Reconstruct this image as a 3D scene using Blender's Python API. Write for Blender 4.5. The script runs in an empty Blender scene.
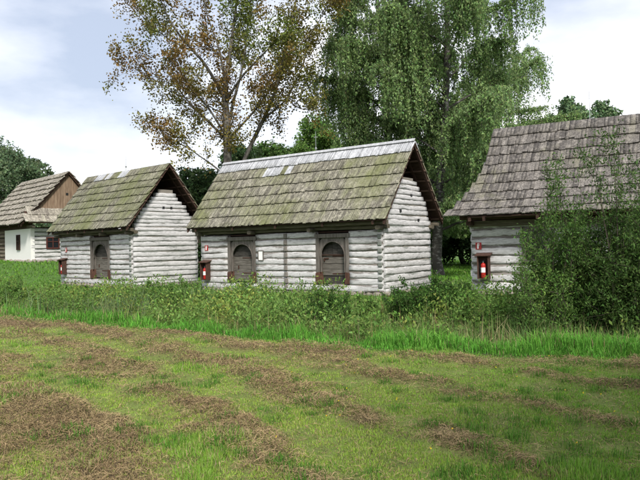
import bpy, math, random
import numpy as np
from mathutils import Matrix, Vector
R = math.radians
random.seed(7)
rng = np.random.default_rng(11)
scene = bpy.context.scene
COL = scene.collection

# ---------------------------------------------------------------- camera
F, YC, ROLL, EYE = 640.0, 247.25, 0.021, 1.65
pitch = math.atan((YC - 240) / F)
cr, sr = math.cos(ROLL), math.sin(ROLL)
FWD = Vector((0, math.cos(pitch), math.sin(pitch)))
UP0 = Vector((0, -math.sin(pitch), math.cos(pitch)))
RT0 = Vector((1, 0, 0))
right = RT0 * cr - UP0 * sr
up = RT0 * sr + UP0 * cr
cam_data = bpy.data.cameras.new('camera')
cam = bpy.data.objects.new('camera', cam_data)
COL.objects.link(cam)
m = Matrix.Identity(4)
for i in range(3):
    m[i][0] = right[i]; m[i][1] = up[i]; m[i][2] = -FWD[i]
m[0][3], m[1][3], m[2][3] = 0, 0, EYE
cam.matrix_world = m
cam_data.sensor_width = 36
cam_data.lens = 36 * F / 640
cam_data.clip_start = 0.1
cam_data.clip_end = 3000
scene.camera = cam
scene.render.resolution_x, scene.render.resolution_y = 1024, 768

def ray(px, py):
    u_, v_ = px - 320, 240 - py
    u = u_ * cr + v_ * sr
    w = -u_ * sr + v_ * cr
    return FWD * F + RT0 * u + UP0 * w
def at(px, py, Y):
    d = ray(px, py)
    return Vector((0, 0, EYE)) + d * (Y / d.y)

# ---------------------------------------------------------------- world, sun, exposure
SUN_EL, SUN_AZ = 44, 166          # azimuth of the sun, clockwise from +Y: behind the camera, slightly to its right
world = bpy.data.worlds.new("World")
scene.world = world
world.use_nodes = True
wn, wl = world.node_tree.nodes, world.node_tree.links
wn.clear()
wo = wn.new('ShaderNodeOutputWorld'); bg = wn.new('ShaderNodeBackground')
sky = wn.new('ShaderNodeTexSky'); sky.sky_type = 'NISHITA'; sky.sun_disc = False
sky.sun_elevation = R(SUN_EL); sky.sun_rotation = R(SUN_AZ)
sky.air_density = 1.2; sky.dust_density = 1.5
tc = wn.new('ShaderNodeTexCoord')
mp = wn.new('ShaderNodeMapping'); mp.inputs['Scale'].default_value = (1.4, 1.4, 3.6)
mp.inputs['Location'].default_value = (3.35, 0.3, 3.05)
n1 = wn.new('ShaderNodeTexNoise'); n1.inputs['Scale'].default_value = 1.25; n1.inputs['Detail'].default_value = 7; n1.inputs['Roughness'].default_value = 0.5
cramp = wn.new('ShaderNodeValToRGB')
cramp.color_ramp.elements[0].position = 0.40; cramp.color_ramp.elements[0].color = (2.8, 3.15, 3.9, 1)
cramp.color_ramp.elements[1].position = 0.66; cramp.color_ramp.elements[1].color = (7.3, 7.1, 7.0, 1)
e = cramp.color_ramp.elements.new(0.52); e.color = (5.2, 5.3, 5.7, 1)
mixs = wn.new('ShaderNodeMix'); mixs.data_type = 'RGBA'; mixs.inputs[0].default_value = 0.86
wl.new(tc.outputs['Generated'], mp.inputs['Vector']); wl.new(mp.outputs[0], n1.inputs['Vector'])
wl.new(n1.outputs['Fac'], cramp.inputs['Fac'])
wl.new(sky.outputs[0], mixs.inputs[6]); wl.new(cramp.outputs[0], mixs.inputs[7])
wl.new(mixs.outputs[2], bg.inputs['Color']); bg.inputs['Strength'].default_value = 0.12
wl.new(bg.outputs[0], wo.inputs[0])
sl = bpy.data.lights.new('sun', 'SUN'); sl.energy = 2.7; sl.angle = R(10); sl.color = (1.0, 0.96, 0.88)
so = bpy.data.objects.new('sun', sl); COL.objects.link(so)
a = R(SUN_AZ)
sdir = Vector((math.sin(a) * math.cos(R(SUN_EL)), math.cos(a) * math.cos(R(SUN_EL)), math.sin(R(SUN_EL))))
so.rotation_euler = sdir.to_track_quat('Z', 'Y').to_euler()
scene.view_settings.view_transform = 'Standard'
scene.view_settings.look = 'None'
scene.view_settings.exposure = 0.86
scene.view_settings.gamma = 1

# ---------------------------------------------------------------- helpers
def tag(o, label=None, cat=None, group=None, kind=None):
    if label: o['label'] = label
    if cat: o['category'] = cat
    if group: o['group'] = group
    if kind: o['kind'] = kind
    return o
def empty(name, loc, rz=0):
    o = bpy.data.objects.new(name, None); COL.objects.link(o)
    o.location = loc; o.rotation_euler = (0, 0, rz); o.empty_display_size = .3
    return o
def link(name, me, parent=None, mat=None):
    o = bpy.data.objects.new(name, me); COL.objects.link(o)
    if mat and not me.materials: me.materials.append(mat)
    if parent: o.parent = parent
    return o
def np_mesh(name, V, Fc, mat=None, col=None, smooth=False, n=None):
    """V (N,3); Fc (M,k) equal-sized faces; col (N,3) point colour"""
    me = bpy.data.meshes.new(name)
    V = np.asarray(V, np.float32); Fc = np.asarray(Fc, np.int32)
    k = Fc.shape[1]
    me.vertices.add(len(V)); me.vertices.foreach_set('co', V.ravel())
    me.loops.add(Fc.size); me.loops.foreach_set('vertex_index', Fc.ravel())
    me.polygons.add(len(Fc))
    me.polygons.foreach_set('loop_start', np.arange(0, Fc.size, k, dtype=np.int32))
    me.polygons.foreach_set('loop_total', np.full(len(Fc), k, np.int32))
    if smooth: me.polygons.foreach_set('use_smooth', np.ones(len(Fc), bool))
    if col is not None:
        at_ = me.color_attributes.new('Col', 'FLOAT_COLOR', 'POINT')
        c4 = np.ones((len(V), 4), np.float32); c4[:, :3] = col
        at_.data.foreach_set('color', c4.ravel())
    me.update(calc_edges=True)
    if mat: me.materials.append(mat)
    return me
class MB:
    def __init__(s): s.v = []; s.f = []
    def box(s, c, d, M=None):
        b = len(s.v); x, y, z = d[0] / 2, d[1] / 2, d[2] / 2
        for q in ((-x,-y,-z),(x,-y,-z),(x,y,-z),(-x,y,-z),(-x,-y,z),(x,-y,z),(x,y,z),(-x,y,z)):
            p = Vector(q)
            if M: p = M @ p
            s.v.append(tuple(p + Vector(c)))
        for f in ((0,3,2,1),(4,5,6,7),(0,1,5,4),(1,2,6,5),(2,3,7,6),(3,0,4,7)): s.f.append(tuple(b + i for i in f))
        return s
    def prism(s, pts, y0, y1):
        """outline in x,z extruded along y"""
        b = len(s.v); n = len(pts)
        for y in (y0, y1):
            for (x, z) in pts: s.v.append((x, y, z))
        s.f.append(tuple(b + i for i in range(n))); s.f.append(tuple(b + n + i for i in reversed(range(n))))
        for i in range(n):
            j = (i + 1) % n; s.f.append((b + j, b + i, b + n + i, b + n + j))
        return s
    def tube(s, pts, rad, n=8, cap=True):
        b = len(s.v); k = len(pts)
        for i, p in enumerate(pts):
            p = Vector(p); q = Vector(pts[min(i + 1, k - 1)]) - Vector(pts[max(i - 1, 0)])
            q.normalize(); a_ = q.orthogonal().normalized(); c_ = q.cross(a_)
            r = rad[i] if hasattr(rad, '__len__') else rad
            for j in range(n):
                t = 2 * math.pi * j / n
                s.v.append(tuple(p + (a_ * math.cos(t) + c_ * math.sin(t)) * r))
        for i in range(k - 1):
            for j in range(n):
                j2 = (j + 1) % n
                s.f.append((b + i*n + j, b + i*n + j2, b + (i+1)*n + j2, b + (i+1)*n + j))
        if cap:
            s.f.append(tuple(b + j for j in reversed(range(n)))); s.f.append(tuple(b + (k-1)*n + j for j in range(n)))
        return s
    def build(s, name, mat, parent=None, smooth=False, bevel=0):
        me = bpy.data.meshes.new(name); me.from_pydata(s.v, [], s.f); me.update()
        if smooth:
            me.polygons.foreach_set('use_smooth', np.ones(len(me.polygons), bool))
        o = link(name, me, parent, mat)
        if bevel:
            md = o.modifiers.new('bevel', 'BEVEL'); md.width = bevel; md.segments = 1
        return o

def vnoise(x, y, seed=0):
    """smooth 2D value noise in 0..1"""
    x = np.asarray(x, float); y = np.asarray(y, float)
    xi = np.floor(x).astype(np.int64); yi = np.floor(y).astype(np.int64)
    fx = x - xi; fy = y - yi
    fx = fx * fx * (3 - 2 * fx); fy = fy * fy * (3 - 2 * fy)
    def h(a_, b_):
        n_ = (a_ * 374761393 + b_ * 668265263 + seed * 974711) & 0x7fffffff
        n_ = ((n_ ^ (n_ >> 13)) * 1274126177) & 0x7fffffff
        return ((n_ ^ (n_ >> 16)) & 0xffff) / 65535.0
    return (h(xi, yi) * (1-fx) + h(xi+1, yi) * fx) * (1-fy) + (h(xi, yi+1) * (1-fx) + h(xi+1, yi+1) * fx) * fy
def fbm(x, y, seed=0, o=3):
    s = 0; a_ = .5; t = 0
    for i in range(o):
        s = s + a_ * vnoise(x * 2**i, y * 2**i, seed + i); t += a_; a_ *= .5
    return s / t
def sstep(a_, b_, x):
    t = np.clip((x - a_) / (b_ - a_), 0, 1); return t * t * (3 - 2 * t)

# ---------------------------------------------------------------- materials
def newmat(name):
    mt = bpy.data.materials.new(name); mt.use_nodes = True
    nt = mt.node_tree; nt.nodes.clear()
    out = nt.nodes.new('ShaderNodeOutputMaterial'); b = nt.nodes.new('ShaderNodeBsdfPrincipled')
    nt.links.new(b.outputs[0], out.inputs[0]); b.inputs['Roughness'].default_value = .85
    b.inputs['Specular IOR Level'].default_value = .25
    return mt, nt, b, out
def noise(nt, vec, scale, detail=4, rough=.55, sc=(1, 1, 1), add=None):
    mpn = nt.nodes.new('ShaderNodeMapping'); mpn.inputs['Scale'].default_value = sc
    nt.links.new(vec, mpn.inputs['Vector'])
    if add is not None: nt.links.new(add, mpn.inputs['Location'])
    n_ = nt.nodes.new('ShaderNodeTexNoise'); n_.inputs['Scale'].default_value = scale
    n_.inputs['Detail'].default_value = detail; n_.inputs['Roughness'].default_value = rough
    nt.links.new(mpn.outputs[0], n_.inputs['Vector']); return n_.outputs['Fac']
def ramp(nt, fac, stops):
    r_ = nt.nodes.new('ShaderNodeValToRGB'); el = r_.color_ramp.elements
    while len(el) < len(stops): el.new(.5)
    for e_, (p_, c_) in zip(el, stops):
        e_.position = p_; e_.color = (c_, c_, c_, 1) if not hasattr(c_, '__len__') else (*c_, 1)
    nt.links.new(fac, r_.inputs[0]); return r_.outputs[0]
def mix(nt, fac, A, B, mode='MIX'):
    x = nt.nodes.new('ShaderNodeMix'); x.data_type = 'RGBA'; x.blend_type = mode
    for s_, v_ in ((0, fac), (6, A), (7, B)):
        if hasattr(v_, 'is_linked'): nt.links.new(v_, x.inputs[s_])
        else: x.inputs[s_].default_value = v_ if s_ == 0 else (*v_, 1)
    return x.outputs[2]
def math_(nt, op, a_, b_=0.5, clamp=False):
    x = nt.nodes.new('ShaderNodeMath'); x.operation = op; x.use_clamp = clamp
    for i, v_ in enumerate((a_, b_)):
        if hasattr(v_, 'is_linked'): nt.links.new(v_, x.inputs[i])
        else: x.inputs[i].default_value = v_
    return x.outputs[0]
def bump(nt, b, h, strength=.5, dist=.01):
    x = nt.nodes.new('ShaderNodeBump'); x.inputs['Strength'].default_value = strength; x.inputs['Distance'].default_value = dist
    nt.links.new(h, x.inputs['Height']); nt.links.new(x.outputs[0], b.inputs['Normal'])
def rand01(nt):
    oi = nt.nodes.new('ShaderNodeObjectInfo'); g = nt.nodes.new('ShaderNodeNewGeometry')
    s = math_(nt, 'ADD', oi.outputs['Random'], g.outputs['Random Per Island'])
    return math_(nt, 'FRACT', s), oi, g

def mat_shingle(name, dark, lightc, moss, moss_lo, moss_hi, streak=.85):
    mt, nt, b, _ = newmat(name)
    r_, oi, g = rand01(nt)
    base = mix(nt, r_, dark, lightc)
    st = noise(nt, g.outputs['Position'], 1, 5, .65, (22, 22, 1.1))
    base = mix(nt, math_(nt, 'MULTIPLY', ramp(nt, st, [(.36, 1), (.58, 0)]), streak), base, tuple(c * .42 for c in dark))
    st2 = noise(nt, g.outputs['Position'], 1, 4, .6, (7, 7, .8))
    base = mix(nt, math_(nt, 'MULTIPLY', ramp(nt, st2, [(.5, 0), (.7, 1)]), .6), base, tuple(min(1, c * 1.5) for c in lightc))
    big = noise(nt, g.outputs['Position'], .55, 4, .6, (1, 1, .55))
    mm = math_(nt, 'ADD', big, math_(nt, 'MULTIPLY', math_(nt, 'SUBTRACT', r_, .5), .12))
    mm = math_(nt, 'ADD', mm, math_(nt, 'MULTIPLY', math_(nt, 'SUBTRACT', st, .5), .35))
    base = mix(nt, ramp(nt, mm, [(moss_lo, 0), (moss_hi, .72)]), base, moss)
    nt.links.new(base, b.inputs['Base Color'])
    bump(nt, b, st, .6, .012)
    return mt
M = {}
M['shingle_b'] = mat_shingle('weathered_shingle_middle', (.125, .115, .09), (.32, .30, .24), (.13, .145, .045), .42, .70)
M['shingle_a'] = mat_shingle('weathered_shingle_left', (.115, .108, .08), (.29, .275, .21), (.12, .135, .045), .40, .66)
M['shingle_c'] = mat_shingle('weathered_shingle_right', (.082, .074, .068), (.215, .195, .175), (.15, .15, .07), .55, .85)
M['shingle_d'] = mat_shingle('weathered_shingle_far', (.17, .15, .125), (.38, .35, .29), (.17, .17, .10), .6, .9)
M['shingle_pale'] = mat_shingle('new_pale_shingle', (.33, .335, .35), (.43, .435, .45), (.35, .35, .3), .9, 1.0, .4)

def mat_log(name, white, wood, lo=.40, hi=.56):
    """whitewash worn off along the joints and the checks of hewn logs (log runs along its own x)"""
    mt, nt, b, _ = newmat(name)
    tcn = nt.nodes.new('ShaderNodeTexCoord'); oi = nt.nodes.new('ShaderNodeObjectInfo')
    cb = nt.nodes.new('ShaderNodeCombineXYZ')
    nt.links.new(math_(nt, 'MULTIPLY', oi.outputs['Random'], 91), cb.inputs[0])
    nt.links.new(math_(nt, 'MULTIPLY', oi.outputs['Random'], 37), cb.inputs[2])
    n_a = noise(nt, tcn.outputs['Object'], 1, 6, .62, (1.0, 3, 15), cb.outputs[0])
    n_b = noise(nt, tcn.outputs['Object'], 1, 6, .7, (4, 9, 60), cb.outputs[0])
    n_c = noise(nt, tcn.outputs['Object'], 1, 3, .5, (.8, 1, 2.0), cb.outputs[0])
    sx = nt.nodes.new('ShaderNodeSeparateXYZ'); nt.links.new(tcn.outputs['Object'], sx.inputs[0])
    az = math_(nt, 'ABSOLUTE', sx.outputs[2])
    edge = math_(nt, 'MULTIPLY', math_(nt, 'SUBTRACT', az, .07), 1.7)
    s = math_(nt, 'SUBTRACT', math_(nt, 'ADD', math_(nt, 'MULTIPLY', n_a, .5), math_(nt, 'MULTIPLY', n_b, .5)), edge)
    s = math_(nt, 'ADD', s, math_(nt, 'MULTIPLY', math_(nt, 'SUBTRACT', n_c, .5), .5))
    cover = ramp(nt, s, [(lo - .0, 0), (lo + .075, 1)])
    w2 = mix(nt, n_c, tuple(c * .82 for c in white), white)
    w2 = mix(nt, math_(nt, 'MULTIPLY', oi.outputs['Random'], .35), w2, tuple(c * f_ for c, f_ in zip(white, (.90, .88, .90))))
    n_d = noise(nt, tcn.outputs['Object'], 1, 6, .7, (2.2, 9, 26), cb.outputs[0])
    w2 = mix(nt, math_(nt, 'MULTIPLY', ramp(nt, n_d, [(.44, 0), (.60, 1)]), .60), w2, tuple(c * .50 for c in white))
    n_e = noise(nt, tcn.outputs['Object'], 1, 3, .6, (3.5, 9, 95), cb.outputs[0])
    w2 = mix(nt, math_(nt, 'MULTIPLY', ramp(nt, n_e, [(.36, 1), (.43, 0)]), .9), w2, tuple(c * .8 for c in wood))
    wd = mix(nt, n_b, tuple(c * .6 for c in wood), tuple(c * 1.5 for c in wood))
    nt.links.new(mix(nt, cover, wd, w2), b.inputs['Base Color'])
    bump(nt, b, math_(nt, 'ADD', n_b, math_(nt, 'MULTIPLY', cover, .5)), .5, .02)
    b.inputs['Roughness'].default_value = .95
    return mt
M['log'] = mat_log('whitewashed_log', (.66, .645, .645), (.17, .153, .138))
M['log_gable'] = mat_log('whitewashed_gable_log', (.67, .655, .655), (.17, .18, .162), .38, .55)
M['log_dark'] = mat_log('bare_log', (.32, .27, .21), (.09, .07, .05), .55, .85)

def mat_wood(name, c1, c2, sc=(3, 3, 30), grain=(.35, .7), b_=.4):
    mt, nt, b, _ = newmat(name)
    r_, oi, g = rand01(nt)
    tcn = nt.nodes.new('ShaderNodeTexCoord')
    cb = nt.nodes.new('ShaderNodeCombineXYZ'); nt.links.new(math_(nt, 'MULTIPLY', oi.outputs['Random'], 53), cb.inputs[0])
    n_ = noise(nt, tcn.outputs['Object'], 1, 5, .65, sc, cb.outputs[0])
    c = mix(nt, ramp(nt, n_, [(grain[0], 0), (grain[1], 1)]), c1, c2)
    c = mix(nt, math_(nt, 'MULTIPLY', r_, .35), c, tuple(x * .6 for x in c1))
    nt.links.new(c, b.inputs['Base Color']); bump(nt, b, n_, b_, .01)
    return mt
M['beam'] = mat_wood('old_beam', (.075, .062, .045), (.17, .15, .11), (2, 20, 20))
M['rafter'] = mat_wood('dark_rafter', (.03, .016, .011), (.085, .048, .034), (3, 20, 20))
M['batten'] = mat_wood('brown_batten', (.07, .042, .03), (.17, .11, .08), (3, 20, 20))
M['post'] = mat_wood('grey_post', (.085, .072, .062), (.21, .19, .17), (22, 22, 2))
M['post_base'] = mat_wood('brown_post_base', (.055, .026, .019), (.13, .065, .045), (14, 14, 3))
M['plank'] = mat_wood('door_plank', (.085, .075, .063), (.23, .21, .185), (2.5, 10, 24))
M['plank_shade'] = mat_wood('shade_toned_door_plank', (.028, .025, .022), (.085, .077, .068), (2.5, 10, 24))  # plank colour darkened to paint in the shade deep inside the arch
M['plank_v'] = mat_wood('brown_gable_board', (.15, .095, .062), (.33, .245, .17), (20, 20, 1.6))
M['case'] = mat_wood('dark_brown_case', (.05, .026, .02), (.10, .055, .04), (12, 12, 12))
M['frame_red'] = mat_wood('red_brown_frame', (.08, .025, .02), (.13, .045, .035), (12, 12, 12))
def flat(name, c, rough=.7, metal=0, var=.12):
    mt, nt, b, _ = newmat(name)
    tcn = nt.nodes.new('ShaderNodeTexCoord')
    n_ = noise(nt, tcn.outputs['Object'], 9, 4, .6)
    nt.links.new(mix(nt, n_, tuple(x * (1 - var) for x in c), tuple(min(1, x * (1 + var)) for x in c)), b.inputs['Base Color'])
    b.inputs['Roughness'].default_value = rough; b.inputs['Metallic'].default_value = metal
    return mt
M['chink'] = mat_log('lime_chinking', (.50, .48, .46), (.20, .18, .155), .5, .7)
M['stone'] = flat('field_stone', (.24, .21, .18), .9, 0, .35)
M['red'] = flat('red_paint', (.38, .025, .02), .4, 0, .3)
M['red_sign'] = flat('faded_red_sign', (.36, .045, .045), .6, 0, .3)
M['white'] = flat('white_paint', (.78, .78, .76), .5)
M['plaster'] = flat('white_plaster', (.72, .71, .68), .95, 0, .08)
M['black'] = flat('black_rubber', (.02, .02, .02), .5)
M['metal'] = flat('galvanised_metal', (.42, .43, .44), .4, .7)
M['glass'] = flat('dark_window_glass', (.015, .017, .02), .08)
M['iron'] = flat('rusty_iron', (.07, .035, .025), .7, .3)
def mat_bark(name, c1, c2, sc=(3, 3, 3), lo=.4, hi=.6):
    mt, nt, b, _ = newmat(name)
    g = nt.nodes.new('ShaderNodeNewGeometry')
    n_ = noise(nt, g.outputs['Position'], 1, 5, .65, sc)
    nt.links.new(mix(nt, ramp(nt, n_, [(lo, 0), (hi, 1)]), c1, c2), b.inputs['Base Color'])
    bump(nt, b, n_, .6, .04); return mt
M['bark_grey'] = mat_bark('grey_bark', (.06, .054, .046), (.17, .158, .138), (5, 5, 2))
M['bark_birch'] = mat_bark('birch_bark', (.05, .045, .04), (.26, .25, .235), (3, 3, 5), .50, .66)
M['bark_dark'] = mat_bark('dark_bark', (.035, .028, .022), (.10, .085, .065), (6, 6, 2))
def mat_leaf(name, trans=.3, rough=.55):
    mt, nt, b, out = newmat(name)
    ca = nt.nodes.new('ShaderNodeVertexColor'); ca.layer_name = 'Col'
    nt.links.new(ca.outputs[0], b.inputs['Base Color'])
    b.inputs['Roughness'].default_value = rough; b.inputs['Specular IOR Level'].default_value = .08
    tr = nt.nodes.new('ShaderNodeBsdfTranslucent'); nt.links.new(ca.outputs[0], tr.inputs[0])
    ms = nt.nodes.new('ShaderNodeMixShader'); ms.inputs[0].default_value = trans
    nt.links.new(b.outputs[0], ms.inputs[1]); nt.links.new(tr.outputs[0], ms.inputs[2])
    nt.links.new(ms.outputs[0], out.inputs[0]); return mt
M['leaf'] = mat_leaf('leaf', .32)
M['blade'] = mat_leaf('grass_blade', .35, .6)
M['straw'] = mat_leaf('dry_straw', .1, .9)

# ---------------------------------------------------------------- terrain
EX = np.array([-60, -30, -14, -8.25, -2.3, .5, 2.6, 4.4, 8, 20, 60]); EYv = np.array([44, 32, 21, 16.4, 12.4, 10.3, 9.4, 8.9, 8.5, 8.3, 8])
def yedge(x): return np.interp(x, EX, EYv)
def field_mask(x, y): return 1 - sstep(-.25, .35, y - yedge(x) + .5 * (fbm(x * 1.3, y * 1.3, 5) - .5))
def hay_mask(x, y):
    v = x * .80 + y * .60 + 1.0 * (fbm(x * .28, y * .28, 21) - .5) + .35 * (fbm(x * 1.1, y * 1.1, 22) - .5)
    row = .5 + .5 * np.sin(2 * math.pi * v / 1.30)
    uu = x * .6 - y * .8; n_ = .5 * fbm(uu * .55, v * 2.6, 31, 4) + .5 * fbm(x * 2.6, y * 2.6, 33, 3)
    n2 = fbm(x * .35, y * .35, 35, 2)
    d = yedge(x) - y
    far = np.exp(-((d - .45) / .35) ** 2) * (.25 + .9 * sstep(.42, .6, vnoise(x * .9, y * .9, 77)))
    amt = .62 * row * 1.0 + 2.0 * (n_ - .5) + .8 * (n2 - .5) - .03 - .20 * sstep(1.0, 3.5, x) - .18 * sstep(9, 3.5, y) * sstep(0, 2, x)
    amt = amt + .20 * sstep(1.5, -2.5, x) + .24 * sstep(1.0, -1.5, x) * sstep(8, 5, y)
    return np.clip(sstep(.22, 1.0, amt) * .85 + far, 0, 1) * field_mask(x, y)
def gz(x, y):
    x = np.asarray(x, float); y = np.asarray(y, float)
    d = y - yedge(x)
    z = -.38 * sstep(0, 3, d) - .30 * sstep(1.5, 3, d) * (1 - sstep(4, 6.5, d))
    s = -.45 * x + .89 * y
    z = z + 1.35 * sstep(41, 56, s) * (1 - sstep(-15, -8, x)) + .02 * np.clip(s - 56, 0, 300) * (1 - sstep(-15, -8, x))
    z = z + .10 * (fbm(x * .3, y * .3, 3) - .5) * sstep(2, 6, y)
    fm = field_mask(x, y)
    z = z + fm * (.05 * hay_mask(x, y) * (.4 + vnoise(x * 3, y * 3, 9)) + .05 * (fbm(x * 2.2, y * 2.2, 8) - .5))
    return z
def grid_axis(segs):
    out = []
    for a_, b_, st in segs: out.append(np.arange(a_, b_, st))
    out.append([segs[-1][1]]); return np.concatenate(out)
gx = grid_axis([(-1500, -200, 130), (-200, -60, 14), (-60, -20, 2), (-20, -10, .4), (-10, 10, .12), (10, 20, .4), (20, 60, 2), (60, 200, 14), (200, 1500, 130)])
gy = grid_axis([(-1500, -200, 130), (-200, -20, 18), (-20, 2, 1), (2, 17, .12), (17, 34, .4), (34, 100, 2), (100, 200, 14), (200, 1500, 130)])
XX, YY = np.meshgrid(gx, gy); ZZ = gz(XX, YY)
nx, ny = len(gx), len(gy)
ii = np.arange(nx * ny).reshape(ny, nx)
Fg = np.stack([ii[:-1, :-1], ii[:-1, 1:], ii[1:, 1:], ii[1:, :-1]], -1).reshape(-1, 4)
# colour of what covers the ground: thatch, soil, green turf
hm = hay_mask(XX, YY).ravel(); fmk = field_mask(XX, YY).ravel()
nn = fbm(XX * 4, YY * 4, 51).ravel()[:, None]
n3 = fbm(XX * .7, YY * .7, 52).ravel()[:, None]
turf = np.array([.17, .22, .05]) * (.6 + .8 * nn); brown = np.array([.17, .12, .062]) * (.5 + 1.0 * nn)
mead = np.array([.085, .17, .030]) * (.7 + .6 * n3); soil = np.array([.06, .06, .03]) * (.6 + .8 * nn)
gc = turf * (1 - hm[:, None]) + brown * hm[:, None]
dd = (YY - yedge(XX)).ravel()[:, None]
beyond = soil * (1 - sstep(6, 9, dd)) + mead * sstep(6, 9, dd)
path = np.exp(-(((XX - 5.3) / 2.2) ** 2 + ((YY - 34) / 4.0) ** 2)).ravel()[:, None]
beyond = beyond * (1 - path) + np.array([.21, .17, .11]) * path
gc = gc * fmk[:, None] + beyond * (1 - fmk[:, None])
mt, nt, b, _ = newmat('meadow_ground')
ca = nt.nodes.new('ShaderNodeVertexColor'); ca.layer_name = 'Col'
g = nt.nodes.new('ShaderNodeNewGeometry')
nf = noise(nt, g.outputs['Position'], 28, 5, .7)
nc = mix(nt, 1.0, ca.outputs[0], ramp(nt, nf, [(.25, .55), (.75, 1.0)]), 'MULTIPLY')
nt.links.new(nc, b.inputs['Base Color']); b.inputs['Roughness'].default_value = 1; bump(nt, b, nf, .8, .03)
ground = link('ground', np_mesh('ground', np.stack([XX.ravel(), YY.ravel(), ZZ.ravel()], -1), Fg, mt, gc, True))
tag(ground, 'mown meadow, ditch and grassy ground running back under the log cabins', kind='structure')

# ---------------------------------------------------------------- log cabins
def board_meshes(mat, tag_, n=6):
    out = []
    for k in range(n):
        rr = random.Random(k * 13 + 5)
        # local: x -.5...5 width, y 0..1 up the slope, z 0..1 thickness
        v = []
        for (y, zt) in ((0, 1), (.5, 1), (1, 1)):
            j = rr.uniform(-.03, .03) if y == 0 else 0
            v += [(-.5, y + j, 0), (.5, y + j * .4 + rr.uniform(-.02, .02) * (y == 0), 0),
                  (.5, y + j * .4, zt + rr.uniform(-.2, .25)), (-.5, y + j, zt + rr.uniform(-.25, .2))]
        f = [(0, 1, 2, 3), (11, 10, 9, 8)]
        for s in (0, 4):
            for i in range(4):
                i2 = (i + 1) % 4; f.append((s + i2, s + i, s + 4 + i, s + 4 + i2))
        me = bpy.data.meshes.new('shingle_' + tag_); me.from_pydata(v, [], f); me.update(); me.materials.append(mat)
        out.append((me, np.array(v), np.array([q for q in f])))
    return out
CAM = Vector((0, 0, EYE))
def slope_boards(root, prof, x0, x1, rows, wid, mat_key, front=True, nparts=300, pale=None, thick=.028, pale_top=False, end_fn=None, ragged=.03, lift=.06):
    """prof: (y,z) polyline from the eave to the ridge; boards laid row over row"""
    P = [Vector((0, y, z)) for y, z in prof]
    cum = [0]
    for a_, b_ in zip(P, P[1:]): cum.append(cum[-1] + (b_ - a_).length)
    def pt(t):
        t = max(0, min(t, cum[-1]))
        for i in range(len(P) - 1):
            if t <= cum[i + 1] + 1e-9: return P[i].lerp(P[i + 1], (t - cum[i]) / (cum[i + 1] - cum[i]))
        return P[-1]
    tot = cum[-1]; var = board_meshes(M[mat_key], mat_key); varp = board_meshes(M['shingle_pale'], 'pale')
    items = []
    RN = random.Random(hash(mat_key) % 97 if False else len(mat_key) + rows)
    for r_ in range(rows):
        a0 = tot * r_ / rows; a1 = tot * (r_ + 1) / rows
        xa, xb = (x0, x1) if end_fn is None else end_fn(r_ / rows)
        x = xa
        sag_ph = RN.uniform(0, 6)
        while x < xb - .01:
            w = min(RN.uniform(wid * .6, wid * 1.45), xb - x)
            if xb - x - w < wid * .4: w = xb - x
            lo = a0 - RN.uniform(0, ragged) + .015 * math.sin(x * 1.3 + sag_ph)
            hi = min(a1 + .10, tot)
            p0 = pt(max(lo, 0)); p1 = pt(hi); 
            d = (p1 - p0); ln = d.length + (-(min(lo, 0)))
            d.normalize(); nrm = Vector((1, 0, 0)).cross(d)
            if nrm.z < 0: nrm = -nrm
            if lo < 0: p0 = p0 + d * lo
            lift0 = lift + RN.uniform(-.008, .014); lift1 = .004
            q0 = p0 + nrm * lift0; q1 = p1 + nrm * lift1
            dy = (q1 - q0).normalized(); dx = Vector((1 if front else -1, 0, 0)); dz = dx.cross(dy)
            sk = RN.uniform(-.012, .012); dx2 = (dx + dy * sk).normalized(); dy = dz.cross(dx2)
            cx = x + w / 2
            Mx = Matrix((( dx2.x, dy.x, dz.x, cx), (dx2.y, dy.y, dz.y, q0.y), (dx2.z, dy.z, dz.z, q0.z), (0, 0, 0, 1)))
            sc = ((w - .006), (q1 - q0).length, thick)
            isp = (pale_top and r_ == rows - 1) or (pale and pale(r_, cx / (x1 - x0) + .5))
            items.append((Mx, sc, RN.randrange(6), isp))
            x += w
    mw = Matrix.Translation(root.location) @ Matrix.Rotation(root.rotation_euler[2], 4, 'Z')
    if front: items.sort(key=lambda t: -((t[1][0] * t[1][1]) / max(1, (mw @ t[0].translation - CAM).length) ** 2))
    npt = nparts if front else 0
    for Mx, sc, k, isp in items[:npt]:
        o = bpy.data.objects.new('shingle', (varp if isp else var)[k][0]); COL.objects.link(o); o.parent = root
        o.matrix_local = Mx @ Matrix.Diagonal((*sc, 1))
    for flag in (0, 1):
        rest = [t for t in items[npt:] if bool(t[3]) == bool(flag)]
        if rest:
            VV = []; FF = []; b_ = 0
            for Mx, sc, k, isp in rest:
                v_ = var[k][1] * np.array(sc); mm = np.array(Mx)
                VV.append(v_ @ mm[:3, :3].T + mm[:3, 3]); FF.append(var[k][2] + b_); b_ += len(v_)
            me = np_mesh('shingles', np.concatenate(VV), np.concatenate(FF), M['shingle_pale'] if flag else M[mat_key])
            tag(link('shingles', me, root), kind='stuff')
    # the close boarding the shingles lie on
    sb = MB(); 
    for (ya, za), (yb, zb) in zip(prof, prof[1:]):
        q = len(sb.v)
        for (yy, zz) in ((ya, za), (yb, zb)):
            for xx in (x0 + .02, x1 - .02):
                for dz_ in (-.02, 0.0): sb.v.append((xx, yy, zz + dz_))
        sb.f += [(q, q+2, q+6, q+4), (q+1, q+5, q+7, q+3), (q, q+4, q+5, q+1), (q+2, q+3, q+7, q+6), (q, q+1, q+3, q+2), (q+4, q+6, q+7, q+5)]
    sb.build('roof_boarding', M['rafter'], root)

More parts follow.
